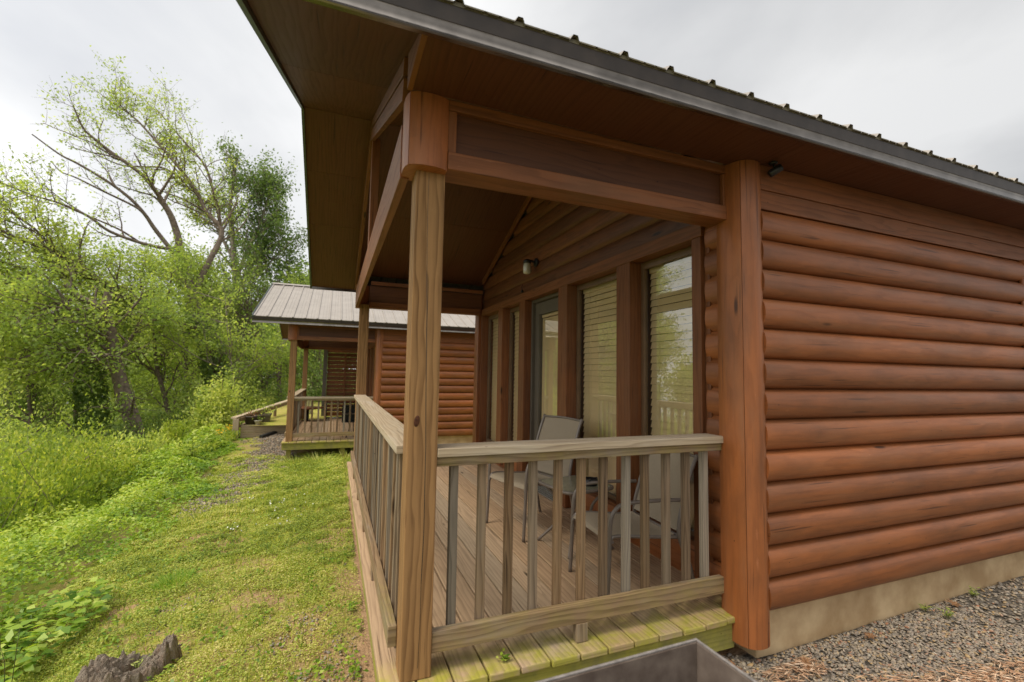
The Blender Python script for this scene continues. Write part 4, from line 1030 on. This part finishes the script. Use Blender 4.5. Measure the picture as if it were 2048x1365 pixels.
tree('broadleaf_tree', 'tall dense dark green tree right of the leaning tree, nearest the far roof', 'tree', [
 (rooted([(497, 790), (488, 738), (482, 680), (478, 625), (469, 531), (466, 481), (460, 419), (469, 350), (474, 312)], 24), .27, .03, .9),
 (px([(472, 560), (495, 500), (520, 450), (535, 400), (545, 370)], 24, 23.2), .10, .02, 1.7),
 (px([(478, 600), (510, 560), (545, 520), (575, 490)], 24, 23), .08, .02, 1.7),
 (px([(468, 520), (440, 470), (420, 430), (400, 410)], 24, 24.5), .08, .02, 1.3),
 (px([(464, 450), (500, 400), (520, 370), (530, 355)], 24, 24.5), .06, .015, 1.7),
 (px([(475, 580), (500, 540), (540, 480), (560, 440)], 24, 25), .08, .02, 1.6),
 (px([(480, 640), (520, 600), (560, 560), (590, 545)], 24, 24), .06, .02, 1.4),
], M_barkl, L_dark, 8, (.15, .08), n1=14, L1=2.0, n2=7, L2=.8, nl=9, t0=.15, leafr=.17, bias=.06)
tree('stub_tree', 'left leaning thick trunked tree with a broken stub, growing low on the bank', 'tree', [
 (rooted([(272, 869), (247, 788), (236, 745), (231, 719), (219, 650), (205, 622), (192, 610), (150, 590), (130, 570)], 15, 14.5), .24, .05, .8),
 (px([(204, 622), (212, 605), (217, 585)], 14.7), .13, .10, 0),
 (px([(236, 745), (215, 735), (190, 715), (150, 700), (90, 705), (30, 720)], 14.9, 13.8), .08, .02, 1.5),
 (px([(231, 719), (260, 680), (285, 640), (300, 620)], 14.9, 15.6), .07, .02, 1.4),
 (px([(222, 670), (180, 650), (120, 640), (60, 655), (10, 650)], 14.7, 13.6), .07, .02, 1.5),
 (px([(200, 615), (160, 620), (100, 615), (50, 632), (0, 625)], 14.6, 13.4), .05, .015, 1.4),
 (px([(231, 719), (200, 690), (150, 665), (90, 675), (40, 690)], 14.8, 16.0), .05, .015, 1.5),
], M_bark, L_fresh, 5, (.11, .062), n1=16, L1=1.6, n2=8, L2=.7, nl=15, t0=.2, up=-.02, leafr=.14, bias=-.05)
def slim(label, seq, Y, r, seed, lm=L_fresh, bark=M_bark, lf=1.1, nside=4, **kw):
    rng = np.random.default_rng(seed+50); P = rooted(seq, Y); limbs = [(P, r, r*.3, lf*.7)]
    Pn = np.array(P)
    for i in range(nside):
        t = rng.uniform(.35, 1); k = min(int(t*(len(Pn)-1)), len(Pn)-2); a = Pn[k]+(Pn[k+1]-Pn[k])*rng.random(); d = rng.normal(size=3); d[2] = abs(d[2])*.4; d /= np.linalg.norm(d)
        limbs.append((branch(a, d, rng.uniform(1.6, 3.2), rng, 3, .2, .1), r*.35, .015, lf))
    a = dict(n1=15, L1=1.6, n2=7, L2=.75, nl=18, t0=.15, leafr=.16); a.update(kw); 
    return tree('slender_tree', label, 'tree', limbs, bark, lm, seed, (.12, .065), 'slender trees on the bank', **a)
slim('slender dark trunk right of the stub tree, standing with a twin stem', [(344, 860), (328, 788), (313, 731), (305, 640), (290, 560)], 18, .10, 21, L_fresh, nside=7)
slim('pale brown trunk seen against the river glint left of the leaning tree', [(378, 850), (374, 780), (372, 700), (376, 600), (370, 520)], 22, .13, 22, L_fresh, nside=8)
slim('thin tree leaning left just beside the far porch roof', [(560, 797), (553, 731), (530, 700), (513, 675), (500, 638), (490, 590), (478, 540)], 21, .10, 23, L_mid, nside=5, nl=9)
slim('thin grey trunk between the ivy covered one and the far porch', [(535, 828), (526, 780), (520, 735), (515, 660), (520, 600)], 25, .12, 24, L_mid, nside=6)
slim('pale thin trunk standing right of the leaning tree base', [(467, 810), (464, 770), (463, 731), (455, 660), (450, 590)], 17, .055, 25, L_fresh, M_barkl, nside=5)
slim('slender tree in the shade at the far left of the bank', [(60, 860), (58, 800), (50, 740), (35, 680), (30, 620)], 17, .07, 26, L_mid, nside=8)
slim('slender tree hidden in leaves between the left edge and the stub tree', [(150, 850), (152, 790), (148, 730), (150, 660), (130, 600)], 21, .08, 27, L_fresh, nside=8)
slim('slender tree seen through the far porch opening', [(640, 800), (640, 720), (636, 660), (640, 600)], 23, .10, 28, L_mid, nside=8)
slim('slender tree filling the gap right behind the far porch post', [(598, 800), (600, 720), (605, 640), (600, 580)], 27, .10, 29, L_mid, nside=7)
# ivy columns on two trunks
def ivy(label, seq, Y, r, n, seed):
    rng = np.random.default_rng(seed); P = np.array(px(seq, Y)); t = rng.random(n)*(len(P)-1); k = np.minimum(t.astype(int), len(P)-2)
    c_ = P[k]+(P[k+1]-P[k])*(t-k)[:, None]; a = rng.random(n)*6.283; rr = r*(.7+.5*rng.random(n))*(1+.5*vnoise(c_[:, 2]*2, a, 1.5)); off = np.stack([np.cos(a)*rr, np.sin(a)*rr, rng.normal(size=n)*.08], 1)
    root = empty('ivy', tuple(P[0])); tag(root, label, 'ivy', None)
    leaves('foliage', c_+off-P[0], np.stack([np.cos(a)*.3, np.sin(a)*.3, -.6+0*a], 1)+rng.normal(size=(n, 3))*.3, .13, .11, L_dark, root, .3+rng.random(n)*.7, flat=off/r, rng=rng)
ivy('dark ivy wrapped round the base of the leaning tree', [(438, 800), (432, 760), (424, 710), (412, 665), (400, 635)], Y1-.1, .36, 2600, 31)
ivy('dark ivy climbing the trunk nearest the handrail', [(500, 815), (496, 790), (490, 740), (484, 700)], 23.8, .42, 1800, 32)
ivy('dark ivy column low in the shade left of the stub tree', [(186, 870), (182, 800), (178, 740), (176, 700)], 18, .34, 1800, 33)

# shrubs and young growth in front of the trees
SH = [  # u, v(base), Y, rx, ry, rz, n, leaf, material, bias, label
 (60, 1000, 6.6, 1.1, 1.0, 1.28, 9500, (.062, .030), L_yel, -.22, 'yellow green shrub at the left edge, the nearest and largest of the bank shrubs'),
 (185, 950, 8.0, .72, .8, 1.08, 8000, (.055, .026), L_yel, -.2, 'yellow green shrub second from the left edge'),
 (270, 915, 9.6, .6, .7, .85, 4200, (.08, .04), L_fresh, -.05, 'green shrub below the base of the stub tree'),
 (345, 888, 11.4, .6, .6, .8, 3200, (.07, .030), L_yel, -.1, 'yellow green shrub right of the stub tree base'),
 (-40, 900, 10.5, 1.3, 1.1, 2.0, 7000, (.08, .035), L_fresh, -.1, 'taller green shrub half outside the left edge'),
 (433, 878, 14.5, .75, .8, 1.45, 5200, (.10, .06), L_fresh, .05, 'bright green round shrub left of the retaining wall post'),
 (520, 838, 18, .7, .7, .85, 2600, (.09, .05), L_fresh, 0, 'low bright shrub behind the handrail'),
 (395, 880, 16.5, 1.2, 1.0, 1.0, 3500, (.10, .05), L_dark, .1, 'dark green low shrub behind the bright round one'),
 (120, 905, 13, 1.7, 1.3, 1.3, 5200, (.09, .045), L_mid, 0, 'green shrub in the shade behind the left yellow ones'),
 (240, 885, 14.5, 1.5, 1.3, 1.0, 4200, (.09, .045), L_dark, .1, 'dark shrub around the foot of the stub tree'),
 (330, 872, 17, 1.6, 1.3, 1.1, 4200, (.09, .05), L_mid, 0, 'green shrub round the twin slender trunks'),
 (20, 870, 17, 2.2, 1.5, 1.9, 5200, (.10, .05), L_mid, .05, 'broad green shrub by the river at the left edge'),
 (90, 880, 24, 3.0, 1.5, 2.6, 5200, (.14, .08), L_mid, .0, 'pale green thicket beyond the shaded trunks at the far left'),
 (215, 880, 26, 2.6, 1.5, 2.4, 5200, (.15, .085), L_mid, .05, 'green thicket beyond the stub tree trunk'),
 (320, 868, 25, 2.6, 1.5, 2.0, 4600, (.15, .085), L_dark, .15, 'dark thicket beyond the twin slender trunks'),
 (618, 835, 15.5, .5, .5, .6, 1500, (.30, .018), L_mid, .1, 'clump of long green blades seen through the far railing'),
 (560, 822, 21, 1.2, 1., 1.5, 3600, (.11, .06), L_mid, .05, 'green shrub behind the handrail beside the far porch post'),
 (650, 800, 18.5, 2.0, 1., 2.0, 5000, (.12, .07), L_dark, .1, 'dark green hedge like shrub behind the privacy screen'),
]
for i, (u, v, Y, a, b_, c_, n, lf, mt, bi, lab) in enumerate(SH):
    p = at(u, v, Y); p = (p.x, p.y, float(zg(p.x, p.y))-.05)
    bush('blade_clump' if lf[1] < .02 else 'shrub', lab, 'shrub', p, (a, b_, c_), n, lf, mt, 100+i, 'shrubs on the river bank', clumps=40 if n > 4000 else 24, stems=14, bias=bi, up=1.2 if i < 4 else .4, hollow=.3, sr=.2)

# far bank woods
def far_tree(x, y, h, r, seed, mat, proto=[]):
    rng = np.random.default_rng(seed); z = float(zg(x, y)); root = empty('far_tree', (x, y, z)); tag(root, 'leafy tree in the wooded belt beyond the river bank', 'tree', 'trees of the far wooded belt')
    n = 2600; cl = 34; d = rand_dirs(cl, rng); cc = d*np.array([r, r, h*.42])*rng.uniform(.35, 1, (cl, 1))+np.array([0, 0, h*.56]); k = rng.integers(0, cl, n)
    p = cc[k]+rng.normal(size=(n, 3))*np.array([r*.22, r*.22, h*.075])
    sk = Skel(); sk.tube(np.array([[0, 0, -.5], [rng.normal()*.2, 0, h*.4], [rng.normal()*.4, 0, h*.85]]), .22, .05, 5)
    for e in cc[:12]: sk.tube(np.array([[0, 0, h*.3], e*.6, e]), .07, .02, 3)
    sk.build('trunk', M_bark, root); leaves('crown', p, rng.normal(size=(n, 3)), .42, .26, mat, root, .45*rng.random(n)+.45*rng.random(cl)[k]+.1, rng=rng)
    return root
protos = [far_tree(-14, 33, 8.5, 2.9, 201, L_mid), far_tree(-8.5, 36, 9, 3.1, 202, L_fresh), far_tree(-3, 35, 9.5, 3.0, 203, L_dark)]
rr_ = random.Random(9)
spots = [(-19, 36), (-11, 42), (-6, 44), (0, 41), (4, 36), (9, 40), (-2, 48), (14, 38), (3, 46)]
spots += [(-26-3*i*.9, 38-3.9*i+rr_.uniform(-2, 2)) for i in range(14)]
spots += [(-16, 48), (-21, 44), (-26, 47), (-9, 50), (7, 50), (-13, 38)]
spots += [(-34-rr_.uniform(0, 10), 46-6*i) for i in range(9)]
for i, (x, y) in enumerate(spots):
    o = copy_tree(protos[i % 3]); o.location = (x, y, float(zg(x, y))-.2); o.rotation_euler = (0, 0, rr_.uniform(0, 6.28)); s_ = rr_.uniform(.8, 1.15); 
    if x < -24: s_ *= .85
    o.scale = (s_, s_, s_*rr_.uniform(.9, 1.1))

# ------------------------------------------------------------------ ground cover, lawn, gravel
def dens(n, x0, x1, y0, y1, f, rng):
    x = rng.uniform(x0, x1, n*3); y = y0+(y1-y0)*rng.random(n*3)**1.6; k = rng.random(n*3) < f(x, y); return x[k][:n], y[k][:n]
rng = np.random.default_rng(77)
# broad-leaved cover on the bank edge
def edge_x(y): return -.35*sstep(7, 11, y)-1.98+.12*np.sin(y*1.3)+.10*np.sin(y*3.1+1)-.02*y
f = lambda x, y: sstep(.08, -.3, x-edge_x(y)+(fbm(x, y, 2.2)-.5)*1.1)
x, y = dens(80000, -5.0, -1.6, -.8, 13, f, rng)
h = .04+(.10+.38*sstep(.35, .7, fbm(x, y, 1.5)))*sstep(.05, -.7, x-edge_x(y)); z = zg(x, y)+h*(.35+.65*rng.random(len(x))**.5)
tuftn = fbm(x, y, 3.0)
D = np.stack([rng.normal(size=len(x))*.9, rng.normal(size=len(x))*.9, .25+.2*rng.random(len(x))], 1)
sc_ = 1+.12*np.clip(y-4, 0, 8)
o = leaves('ground_cover', np.stack([x, y, z], 1), D, .042*sc_, .026*sc_, L_cover, None, .5*rng.random(len(x))+.9*(tuftn-.3)+.3*(h-.12)*2, flat=np.tile([0, 0, 1.0], (len(x), 1)), rng=rng); tag(o, kind='stuff')
# larger leaves at the lower left corner
n = 2600; f = lambda x, y: (x < edge_x(y)+.15)
x, y = dens(n, -2.6, -1.45, -.2, 2.6, f, rng); z = zg(x, y)+.03+.13*rng.random(len(x))
D = np.stack([rng.normal(size=len(x)), rng.normal(size=len(x)), .2*rng.random(len(x))], 1)
o = leaves('broad_leaf_weeds', np.stack([x, y, z], 1), D, .075, .05, L_cover, None, rng.random(len(x))*.9, flat=np.tile([0, 0, 1.4], (len(x), 1)), fold=.15, rng=rng); tag(o, kind='stuff')
# clover and fine lawn
def lawnf(x, y):
    nz = fbm(x, y, 1.7); bare = np.maximum(sstep(1.05, .4, np.hypot((x+.12)/.85, (y-.15)/1.6)+(nz-.5)*1.5), .7*sstep(.9, .3, np.hypot((x+.9)/.6, (y-.1)/.45)+(nz-.5)))
    nr_ = .07*sstep(2.6, 1.0, y)*sstep(-1.9, -1.0, x); tuft = sstep(.40+nr_, .54+nr_, fbm(x, y, 5.5))*.8+.2*sstep(.38, .5, fbm(x, y, 14)); return np.clip((1-bare*.93)*(1-.8*gravel_mask(x, y))*(.10+.90*tuft)*sstep(.0, -.08, x+.02*(y > 5)+(y > 5)*(-1.1)*0), 0, 1)
x, y = dens(230000, -2.35, -.06, -1.2, 9.2, lawnf, rng)
sc_ = 1+.22*np.clip(y-1.2, 0, 9)
z = zg(x, y)+(.004+.030*rng.random(len(x))*sstep(.3, .65, fbm(x, y, 5.5)))*(.6+.4*sc_)
D = np.stack([rng.normal(size=len(x)), rng.normal(size=len(x)), .35*rng.random(len(x))], 1)
tn = fbm(x, y, 1.2); t2 = fbm(x+9, y, 6)
o = leaves('lawn_clover', np.stack([x, y, z], 1), D, .0125*sc_, .0088*sc_, L_lawn, None, .75*rng.random(len(x))+.8*(tn-.32)+.5*(t2-.5)-.02, flat=np.tile([0, 0, 1.2], (len(x), 1)), rng=rng); tag(o, kind='stuff')
x, y = dens(9000, -2.1, -.08, -.9, 4.5, lambda x, y: sstep(.52, .6, fbm(x+4, y+2, 4.2))*sstep(.5, .56, fbm(x, y, 19)), rng); n = len(x)
D = np.stack([rng.normal(size=n), rng.normal(size=n), .5*rng.random(n)], 1); zz_ = .012+.03*rng.random(n)
o = leaves('lawn_weeds', np.stack([x, y, zg(x, y)+zz_], 1), D, .030, .019, L_cover, None, rng.random(n)*.85, flat=np.tile([0, 0, 1.4], (n, 1)), rng=rng, fold=.18); tag(o, kind='stuff')
x, y = dens(1500, -2.0, -.06, -.9, 5, lambda x, y: 1+0*x, rng); n = len(x)
o = leaves('lawn_litter', np.stack([x, y, zg(x, y)+.012+.012*rng.random(n)], 1), np.stack([rng.normal(size=n), rng.normal(size=n), .15*rng.normal(size=n)], 1), .035, .006, L_brown, None, rng.random(n), flat=np.tile([0, 0, 1.], (n, 1)), rng=rng); tag(o, kind='stuff')
x, y = dens(60, -1.3, -.3, 3.6, 5.6, lambda x, y: sstep(.5, .6, fbm(x, y, 3)), rng); n = len(x)
o = leaves('clover_flowers', np.stack([x, y, zg(x, y)+.06], 1), rng.normal(size=(n, 3)), .022, .02, L_white, None, None, rng=rng); tag(o, kind='stuff')
# upright grass blades, thicker toward the neighbour
def gf(x, y): return sstep(.42, .62, fbm(x+3, y, 1.6))*(.25+.75*sstep(3, 6, y))*(1-.88*gravel_mask(x, y))
x, y = dens(42000, -2.3, 1.9, -.8, 9.4, lambda x, y: np.maximum(gf(x, y), .16)*((x < -.12) | ((y > 5.1) & (y < 8.8))), rng)
n = len(x); hh = (.03+.05*rng.random(n))*(1-.35*sstep(7.8, 8.6, y)); D = np.stack([rng.normal(size=n)*.3, rng.normal(size=n)*.3, np.ones(n)], 1)
o = leaves('grass_blades', np.stack([x, y, zg(x, y)+hh*.45], 1), D, hh, .0045+.001*y, L_lawn, None, rng.random(n)*.8, rng=rng, fold=.1); tag(o, kind='stuff')
x, y = dens(15000, .0, 2.2, 5.05, 8.85, lambda x, y: .3+.7*sstep(.4, .6, fbm(x, y, 3)), rng); n = len(x)
D = np.stack([rng.normal(size=n), rng.normal(size=n), .4*rng.random(n)], 1)
o = leaves('lawn_between_cabins', np.stack([x, y, zg(x, y)+.02], 1), D, .04, .02, L_lawn, None, rng.random(n)*.8, rng=rng); tag(o, kind='stuff')
# one bright fine grass tuft
def tuft(name, label, p, n, r, h, mat, seed, w=.003, spread=.5):
    rg = np.random.default_rng(seed); root = empty(name, tuple(p)); tag(root, label, 'grass tuft')
    a = rg.random(n)*6.28; q = r*np.sqrt(rg.random(n)); b = np.stack([np.cos(a)*q, np.sin(a)*q, 0*q], 1); D = np.stack([np.cos(a)*spread*q/r, np.sin(a)*spread*q/r, np.ones(n)], 1)+rg.normal(size=(n, 3))*.15
    L_ = h*rg.uniform(.6, 1.1, n); leaves('blade', b+unit(D)*L_[:, None]*.5, D, L_, w, mat, root, rg.random(n), rng=rg, fold=.1)
p = at(352, 1175, 2.55); tuft('grass_tuft', 'fine bright green grass tuft in the middle of the lawn', (p.x, p.y, float(zg(p.x, p.y))), 420, .13, .10, L_tuft, 41, spread=1.0)
for i, (u, v, Y) in enumerate([(640, 925, 8.2), (700, 915, 8.3), (600, 900, 8.5)]):
    p = at(u, v, Y); tuft('tall_grass', ['drooping seed grass under the middle of the far porch', 'drooping seed grass under the right side of the far porch', 'drooping seed grass at the left corner of the far porch'][i], (p.x, p.y-.1, float(zg(p.x, p.y))), 80, .22, .26, L_lawn, 60+i, .009, 1.0)
# yellow flowers by the retaining wall, white clover flowers
x = rng.uniform(-3.9, -2.9, 700); y = rng.uniform(11.2, 13.6, 700); D = rng.normal(size=(700, 3))
o = leaves('yellow_flowers', np.stack([x, y, zg(x, y)+.1+.18*rng.random(700)], 1), D, .045, .04, L_flower, None, None, rng=rng); tag(o, kind='stuff')
x = rng.uniform(-4.2, -2.6, 5000); y = rng.uniform(9.5, 14.2, 5000)
o = leaves('meadow_plants', np.stack([x, y, zg(x, y)+.05+.18*rng.random(5000)], 1), rng.normal(size=(5000, 3))+[0, 0, .8], .10, .03, L_yel, None, rng.random(5000)*.8, rng=rng); tag(o, kind='stuff')

# gravel
def ico():
    t = (1+5**.5)/2; v = np.array([(-1, t, 0), (1, t, 0), (-1, -t, 0), (1, -t, 0), (0, -1, t), (0, 1, t), (0, -1, -t), (0, 1, -t), (t, 0, -1), (t, 0, 1), (-t, 0, -1), (-t, 0, 1)], float); v /= np.linalg.norm(v[0])
    f = np.array([(0, 11, 5), (0, 5, 1), (0, 1, 7), (0, 7, 10), (0, 10, 11), (1, 5, 9), (5, 11, 4), (11, 10, 2), (10, 7, 6), (7, 1, 8), (3, 9, 4), (3, 4, 2), (3, 2, 6), (3, 6, 8), (3, 8, 9), (4, 9, 5), (2, 4, 11), (6, 2, 10), (8, 6, 7), (9, 8, 1)])
    return v, f
def stones(name, x, y, size, seed, sink=.3):
    rg = np.random.default_rng(seed); n = len(x); v, f = ico(); S = size*rg.uniform(.55, 1.3, n)
    sh = np.stack([rg.uniform(.8, 1.35, n), rg.uniform(.55, .95, n), rg.uniform(.28, .55, n)], 1)*S[:, None]*.5
    V = v[None]*(1+rg.normal(size=(n, 12, 1))*.13)*sh[:, None, :]
    a = rg.random(n)*6.28; ca, sa = np.cos(a), np.sin(a); tx = rg.normal(size=n)*.28; ty = rg.normal(size=n)*.28
    X = V[..., 0]*ca[:, None]-V[..., 1]*sa[:, None]; Yy = V[..., 0]*sa[:, None]+V[..., 1]*ca[:, None]; Z = V[..., 2]+X*tx[:, None]+Yy*ty[:, None]
    P = np.stack([X+x[:, None], Yy+y[:, None], Z+(zg(x, y)+sh[:, 2]*(1-sink)+rg.random(n)*size*.35)[:, None]], -1)
    F = (f[None]+(np.arange(n)*12)[:, None, None]).reshape(-1, 3)
    o = np_mesh(name, P.reshape(-1, 3), F, np.repeat(rg.random(n), 20), M_stone); tag(o, kind='stuff'); return o
rng = np.random.default_rng(5)
x = rng.uniform(1.2, 3.6, 26000); y = -.1-rng.random(26000)**1.0*1.35; k = (y > -.12-.9*(x-.6)) | (y > -.5); x, y = x[k], y[k]
stones('gravel_yard', x, y, .0185, 1)
x = rng.uniform(3.6, 7, 14000); y = -.1-rng.random(14000)*2.2; stones('gravel_yard', x, y, .024, 2)
x = rng.uniform(.2, 1.8, 3000); y = rng.uniform(-.9, .0, 3000); stones('gravel_yard', x, y, .026, 3)
x, y = dens(11000, -2.8, -.6, 4.4, 13, lambda x, y: gravel_mask(x, y)*(.25+.75*sstep(5.5, 8.5, y)), rng); stones('gravel_path', x, y, .034, 4)
x, y = dens(2600, -1.5, -.1, -.9, 2.2, lambda x, y: sstep(.45, .65, fbm(x, y, 2.3)), rng); stones('scattered_pebbles', x, y, .019, 5)
# shredded wood on the gravel
n = 1900; t_ = rng.random(n); a0 = np.array(at(1690, 1262, -.42))*0
x = 2.05+1.7*t_+rng.normal(size=n)*.10; y = -.50-.06*t_-.45*np.sin(t_*1.7)*.45+rng.normal(size=n)*.055
x[:260] = 1.78+.35*rng.random(260); y[:260] = -.20-.12*rng.random(260)
D = np.stack([np.cos(.3+rng.normal(size=n)*.8), np.sin(-.5+rng.normal(size=n)*.7), rng.normal(size=n)*.12], 1)
o = leaves('shredded_wood', np.stack([x, y, zg(x, y)+.022+.012*rng.random(n)], 1), D, .055, .0065, L_chip, None, None, flat=np.tile([0, 0, 1.], (n, 1)), fold=.4, rng=rng); tag(o, kind='stuff')
# dead leaves
def dead_leaf(p, s, seed, label):
    rg = np.random.default_rng(seed); mb = MB(); n = 9
    out = [(math.cos(6.283*i/(2*n))*(s if i % 2 == 0 else s*.55)*rg.uniform(.8, 1.15), math.sin(6.283*i/(2*n))*(s if i % 2 == 0 else s*.55)*.7) for i in range(2*n)]
    for i in range(2*n):
        a, b_ = out[i], out[(i+1) % (2*n)]; za, zb = .25*abs(a[0])+rg.random()*.2*s, .25*abs(b_[0])+.1*s
        mb.poly([(0, 0, 0), (a[0], a[1], za), (b_[0], b_[1], zb)], [(0, 0)]*3, .3+.4*rg.random())
    o = mb.build('dead_leaf', L_brown, fix=False); o.location = p; o.rotation_euler = (rg.normal()*.2, rg.normal()*.2, rg.random()*6); tag(o, label, 'leaf', 'curled dead leaves on the gravel')
for i, (u, v, Y, lab) in enumerate([(1612, 1290, -.24, 'large curled brown leaf lying by the base of the corner log'), (1738, 1240, -.2, 'dark brown curled leaf against the concrete at mid wall'), (1905, 1192, -.16, 'brown curled leaf against the foundation near the right edge'), (1470, 1335, -.12, 'orange brown leaf under the deck corner')]):
    d = at(u, v, Y); dead_leaf((d.x, Y, float(zg(d.x, Y))+.025), .045, 300+i, lab)
# twig
mb = MB(); a, b_ = Vector((1.60, -.235, 0)), Vector((1.70, -.16, 0)); a.z = float(zg(a.x, a.y))+.02; b_.z = float(zg(b_.x, b_.y))+.05
mb.tube([a, a.lerp(b_, .5)+Vector((.005, 0, .006)), b_], [.006, .005, .003], 6); o = mb.build('twig', M_barkl); tag(o, 'short grey twig leaning on the gravel at the foot of the corner log', 'twig')
# weeds: on the deck edge, along the foundation, young plant by the path
def weed(name, label, p, n, r, h, leaf, mat, seed, cat='weed', stems=5):
    rg = np.random.default_rng(seed); root = empty(name, tuple(p)); tag(root, label, cat)
    sk = Skel(); C_ = []; D_ = []
    for i in range(stems):
        a = rg.random()*6.28; e = np.array([math.cos(a)*r*rg.random(), math.sin(a)*r*rg.random(), h*rg.uniform(.6, 1)]); P = smooth_pts([np.zeros(3), e*[.3, .3, .55], e], 3); sk.tube(P, .0016+.012*h*.3, .001, 4)
        m_ = max(1, n//stems)
        for k in range(m_):
            t = .25+.75*(k+1)/m_; j = int(t*(len(P)-1)); an = rg.random()*6.28; d = np.array([math.cos(an), math.sin(an), .25]); C_.append(P[j]+d*leaf[0]*.5); D_.append(d)
    sk.build('stem', M_stem, root); C_ = np.array(C_); leaves('foliage', C_, np.array(D_), leaf[0], leaf[1], mat, root, rg.random(len(C_)), flat=np.tile([0, 0, 2.], (len(C_), 1)), rng=rg, fold=.15)
weed('weed', 'small clover weed sprouting between two mossy deck boards', (.465, .0, -.006), 22, .035, .035, (.022, .017), L_cover, 71)
for i, (u, v, lab) in enumerate([(1850, 1200, 'green weed at the foundation, leftmost of the wall weeds'), (1895, 1213, 'trailing green weed on the gravel below the wall'), (1945, 1172, 'green weed at the foundation, right of the trailing one')]):
    Y = (-.14, -.24, -.14)[i]; d = at(u, v, Y); weed('weed', lab, (d.x, Y, float(zg(d.x, Y))+.01), 26, .06, .05, (.03, .012), L_fresh, 80+i)
p = at(385, 905, 9.0); weed('young_plant', 'tall young plant with long drooping leaves beside the gravel path', (p.x, p.y, float(zg(p.x, p.y))), 70, .28, .62, (.20, .05), L_fresh, 90, 'plant', 6)
for i, (u, v) in enumerate([(925, 895), (765, 890)][:1]):
    weed('weed', 'green weed growing at the foot of the far cabin wall, seen over the rail', (1.55, 8.62, -.28), 40, .15, .32, (.08, .03), L_fresh, 95)
# tall thin grass stalks in the lower left corner
mb = MB()
for (u0, v0, u1, v1, Y) in [(20, 1365, 40, 1255, .9), (2, 1340, -4, 1230, 1.0), (15, 1365, 0, 1290, .8)]:
    a, b_ = at(u0, v0, Y), at(u1, v1, Y); mb.tube([a+Vector((0, 0, -.15)), a.lerp(b_, .5)+Vector((.003, 0, 0)), b_], [.002, .0016, .0008], 5)
o = mb.build('grass_stalk', M_stem); tag(o, 'thin dark grass stalks rising in the lower left corner', 'grass stalks')
# bare twiggy dead stem in the shrubs
# rotten stump
def stump():
    p = at(262, 1306, 1.10); x0, y0 = p.x, p.y; z0 = float(zg(x0, y0))
    root = tag(empty('tree_stump', (x0, y0, z0), R(38)), 'weathered rotten tree stump, split and low, on the lawn at the bottom left', 'stump')
    nx, ny = 230, 120; X, Y = np.meshgrid(np.linspace(-.30, .30, nx), np.linspace(-.17, .17, ny), indexing='ij'); root.scale = (.82, 1.0, 1.15)
    a = np.arctan2(Y/.125, X/.25); rr = np.hypot(X/.25, Y/.115)
    out = 1+.14*np.sin(3*a+1)+.08*np.sin(5*a+.3)+.05*np.sin(11*a+2)+.03*np.sin(23*a)
    ridge = 1-np.abs(2*fbm(X*.55+3, Y*2.4+7, 11, 4)-1)
    jag = fbm(X*.7, Y*2.2, 26, 4); steps = np.floor(fbm(X+5, Y*1.6, 9, 2)*6)/6
    top = .075+.07*sstep(.0, -.22, X)*.6+.08*(ridge-.55)+.05*(jag-.5)+.10*(steps-.45)+.045*sstep(.03, .16, X)*(fbm(X, Y*1.5, 24)-.42)*2
    hollow = np.exp(-((X-.02)/.13)**2-((Y-.01)/.035)**2)*.075
    edge = sstep(1.12, .92, rr/out+.06*(fbm(a*3, rr*0, 4)-.5))
    Z = -.09+(top-hollow+.09)*edge
    V = np.stack([X*(1+.08*(1-edge)), Y*(1+.1*(1-edge)), Z], -1).reshape(-1, 3)
    i = np.arange(nx*ny).reshape(nx, ny); F = np.stack([i[:-1, :-1], i[1:, :-1], i[1:, 1:], i[:-1, 1:]], -1).reshape(-1, 4)
    keep = (Z.reshape(-1)[F] > -.088).any(1); F = F[keep]
    o = np_mesh('rotten_wood', V, F, np.zeros(len(F)), M_stump, root, smooth=True)
    uv = o.data.uv_layers.new(name='UVMap'); vi = F.ravel(); uv.data.foreach_set('uv', np.stack([V[vi, 0]*2+V[vi, 2]*3, V[vi, 1]*3], 1).astype(np.float32).ravel())
    weed('weed', 'thin green weed growing out of the middle of the rotten stump', (x0+.03, y0, z0+.05), 24, .05, .12, (.035, .008), L_fresh, 98)
stump()
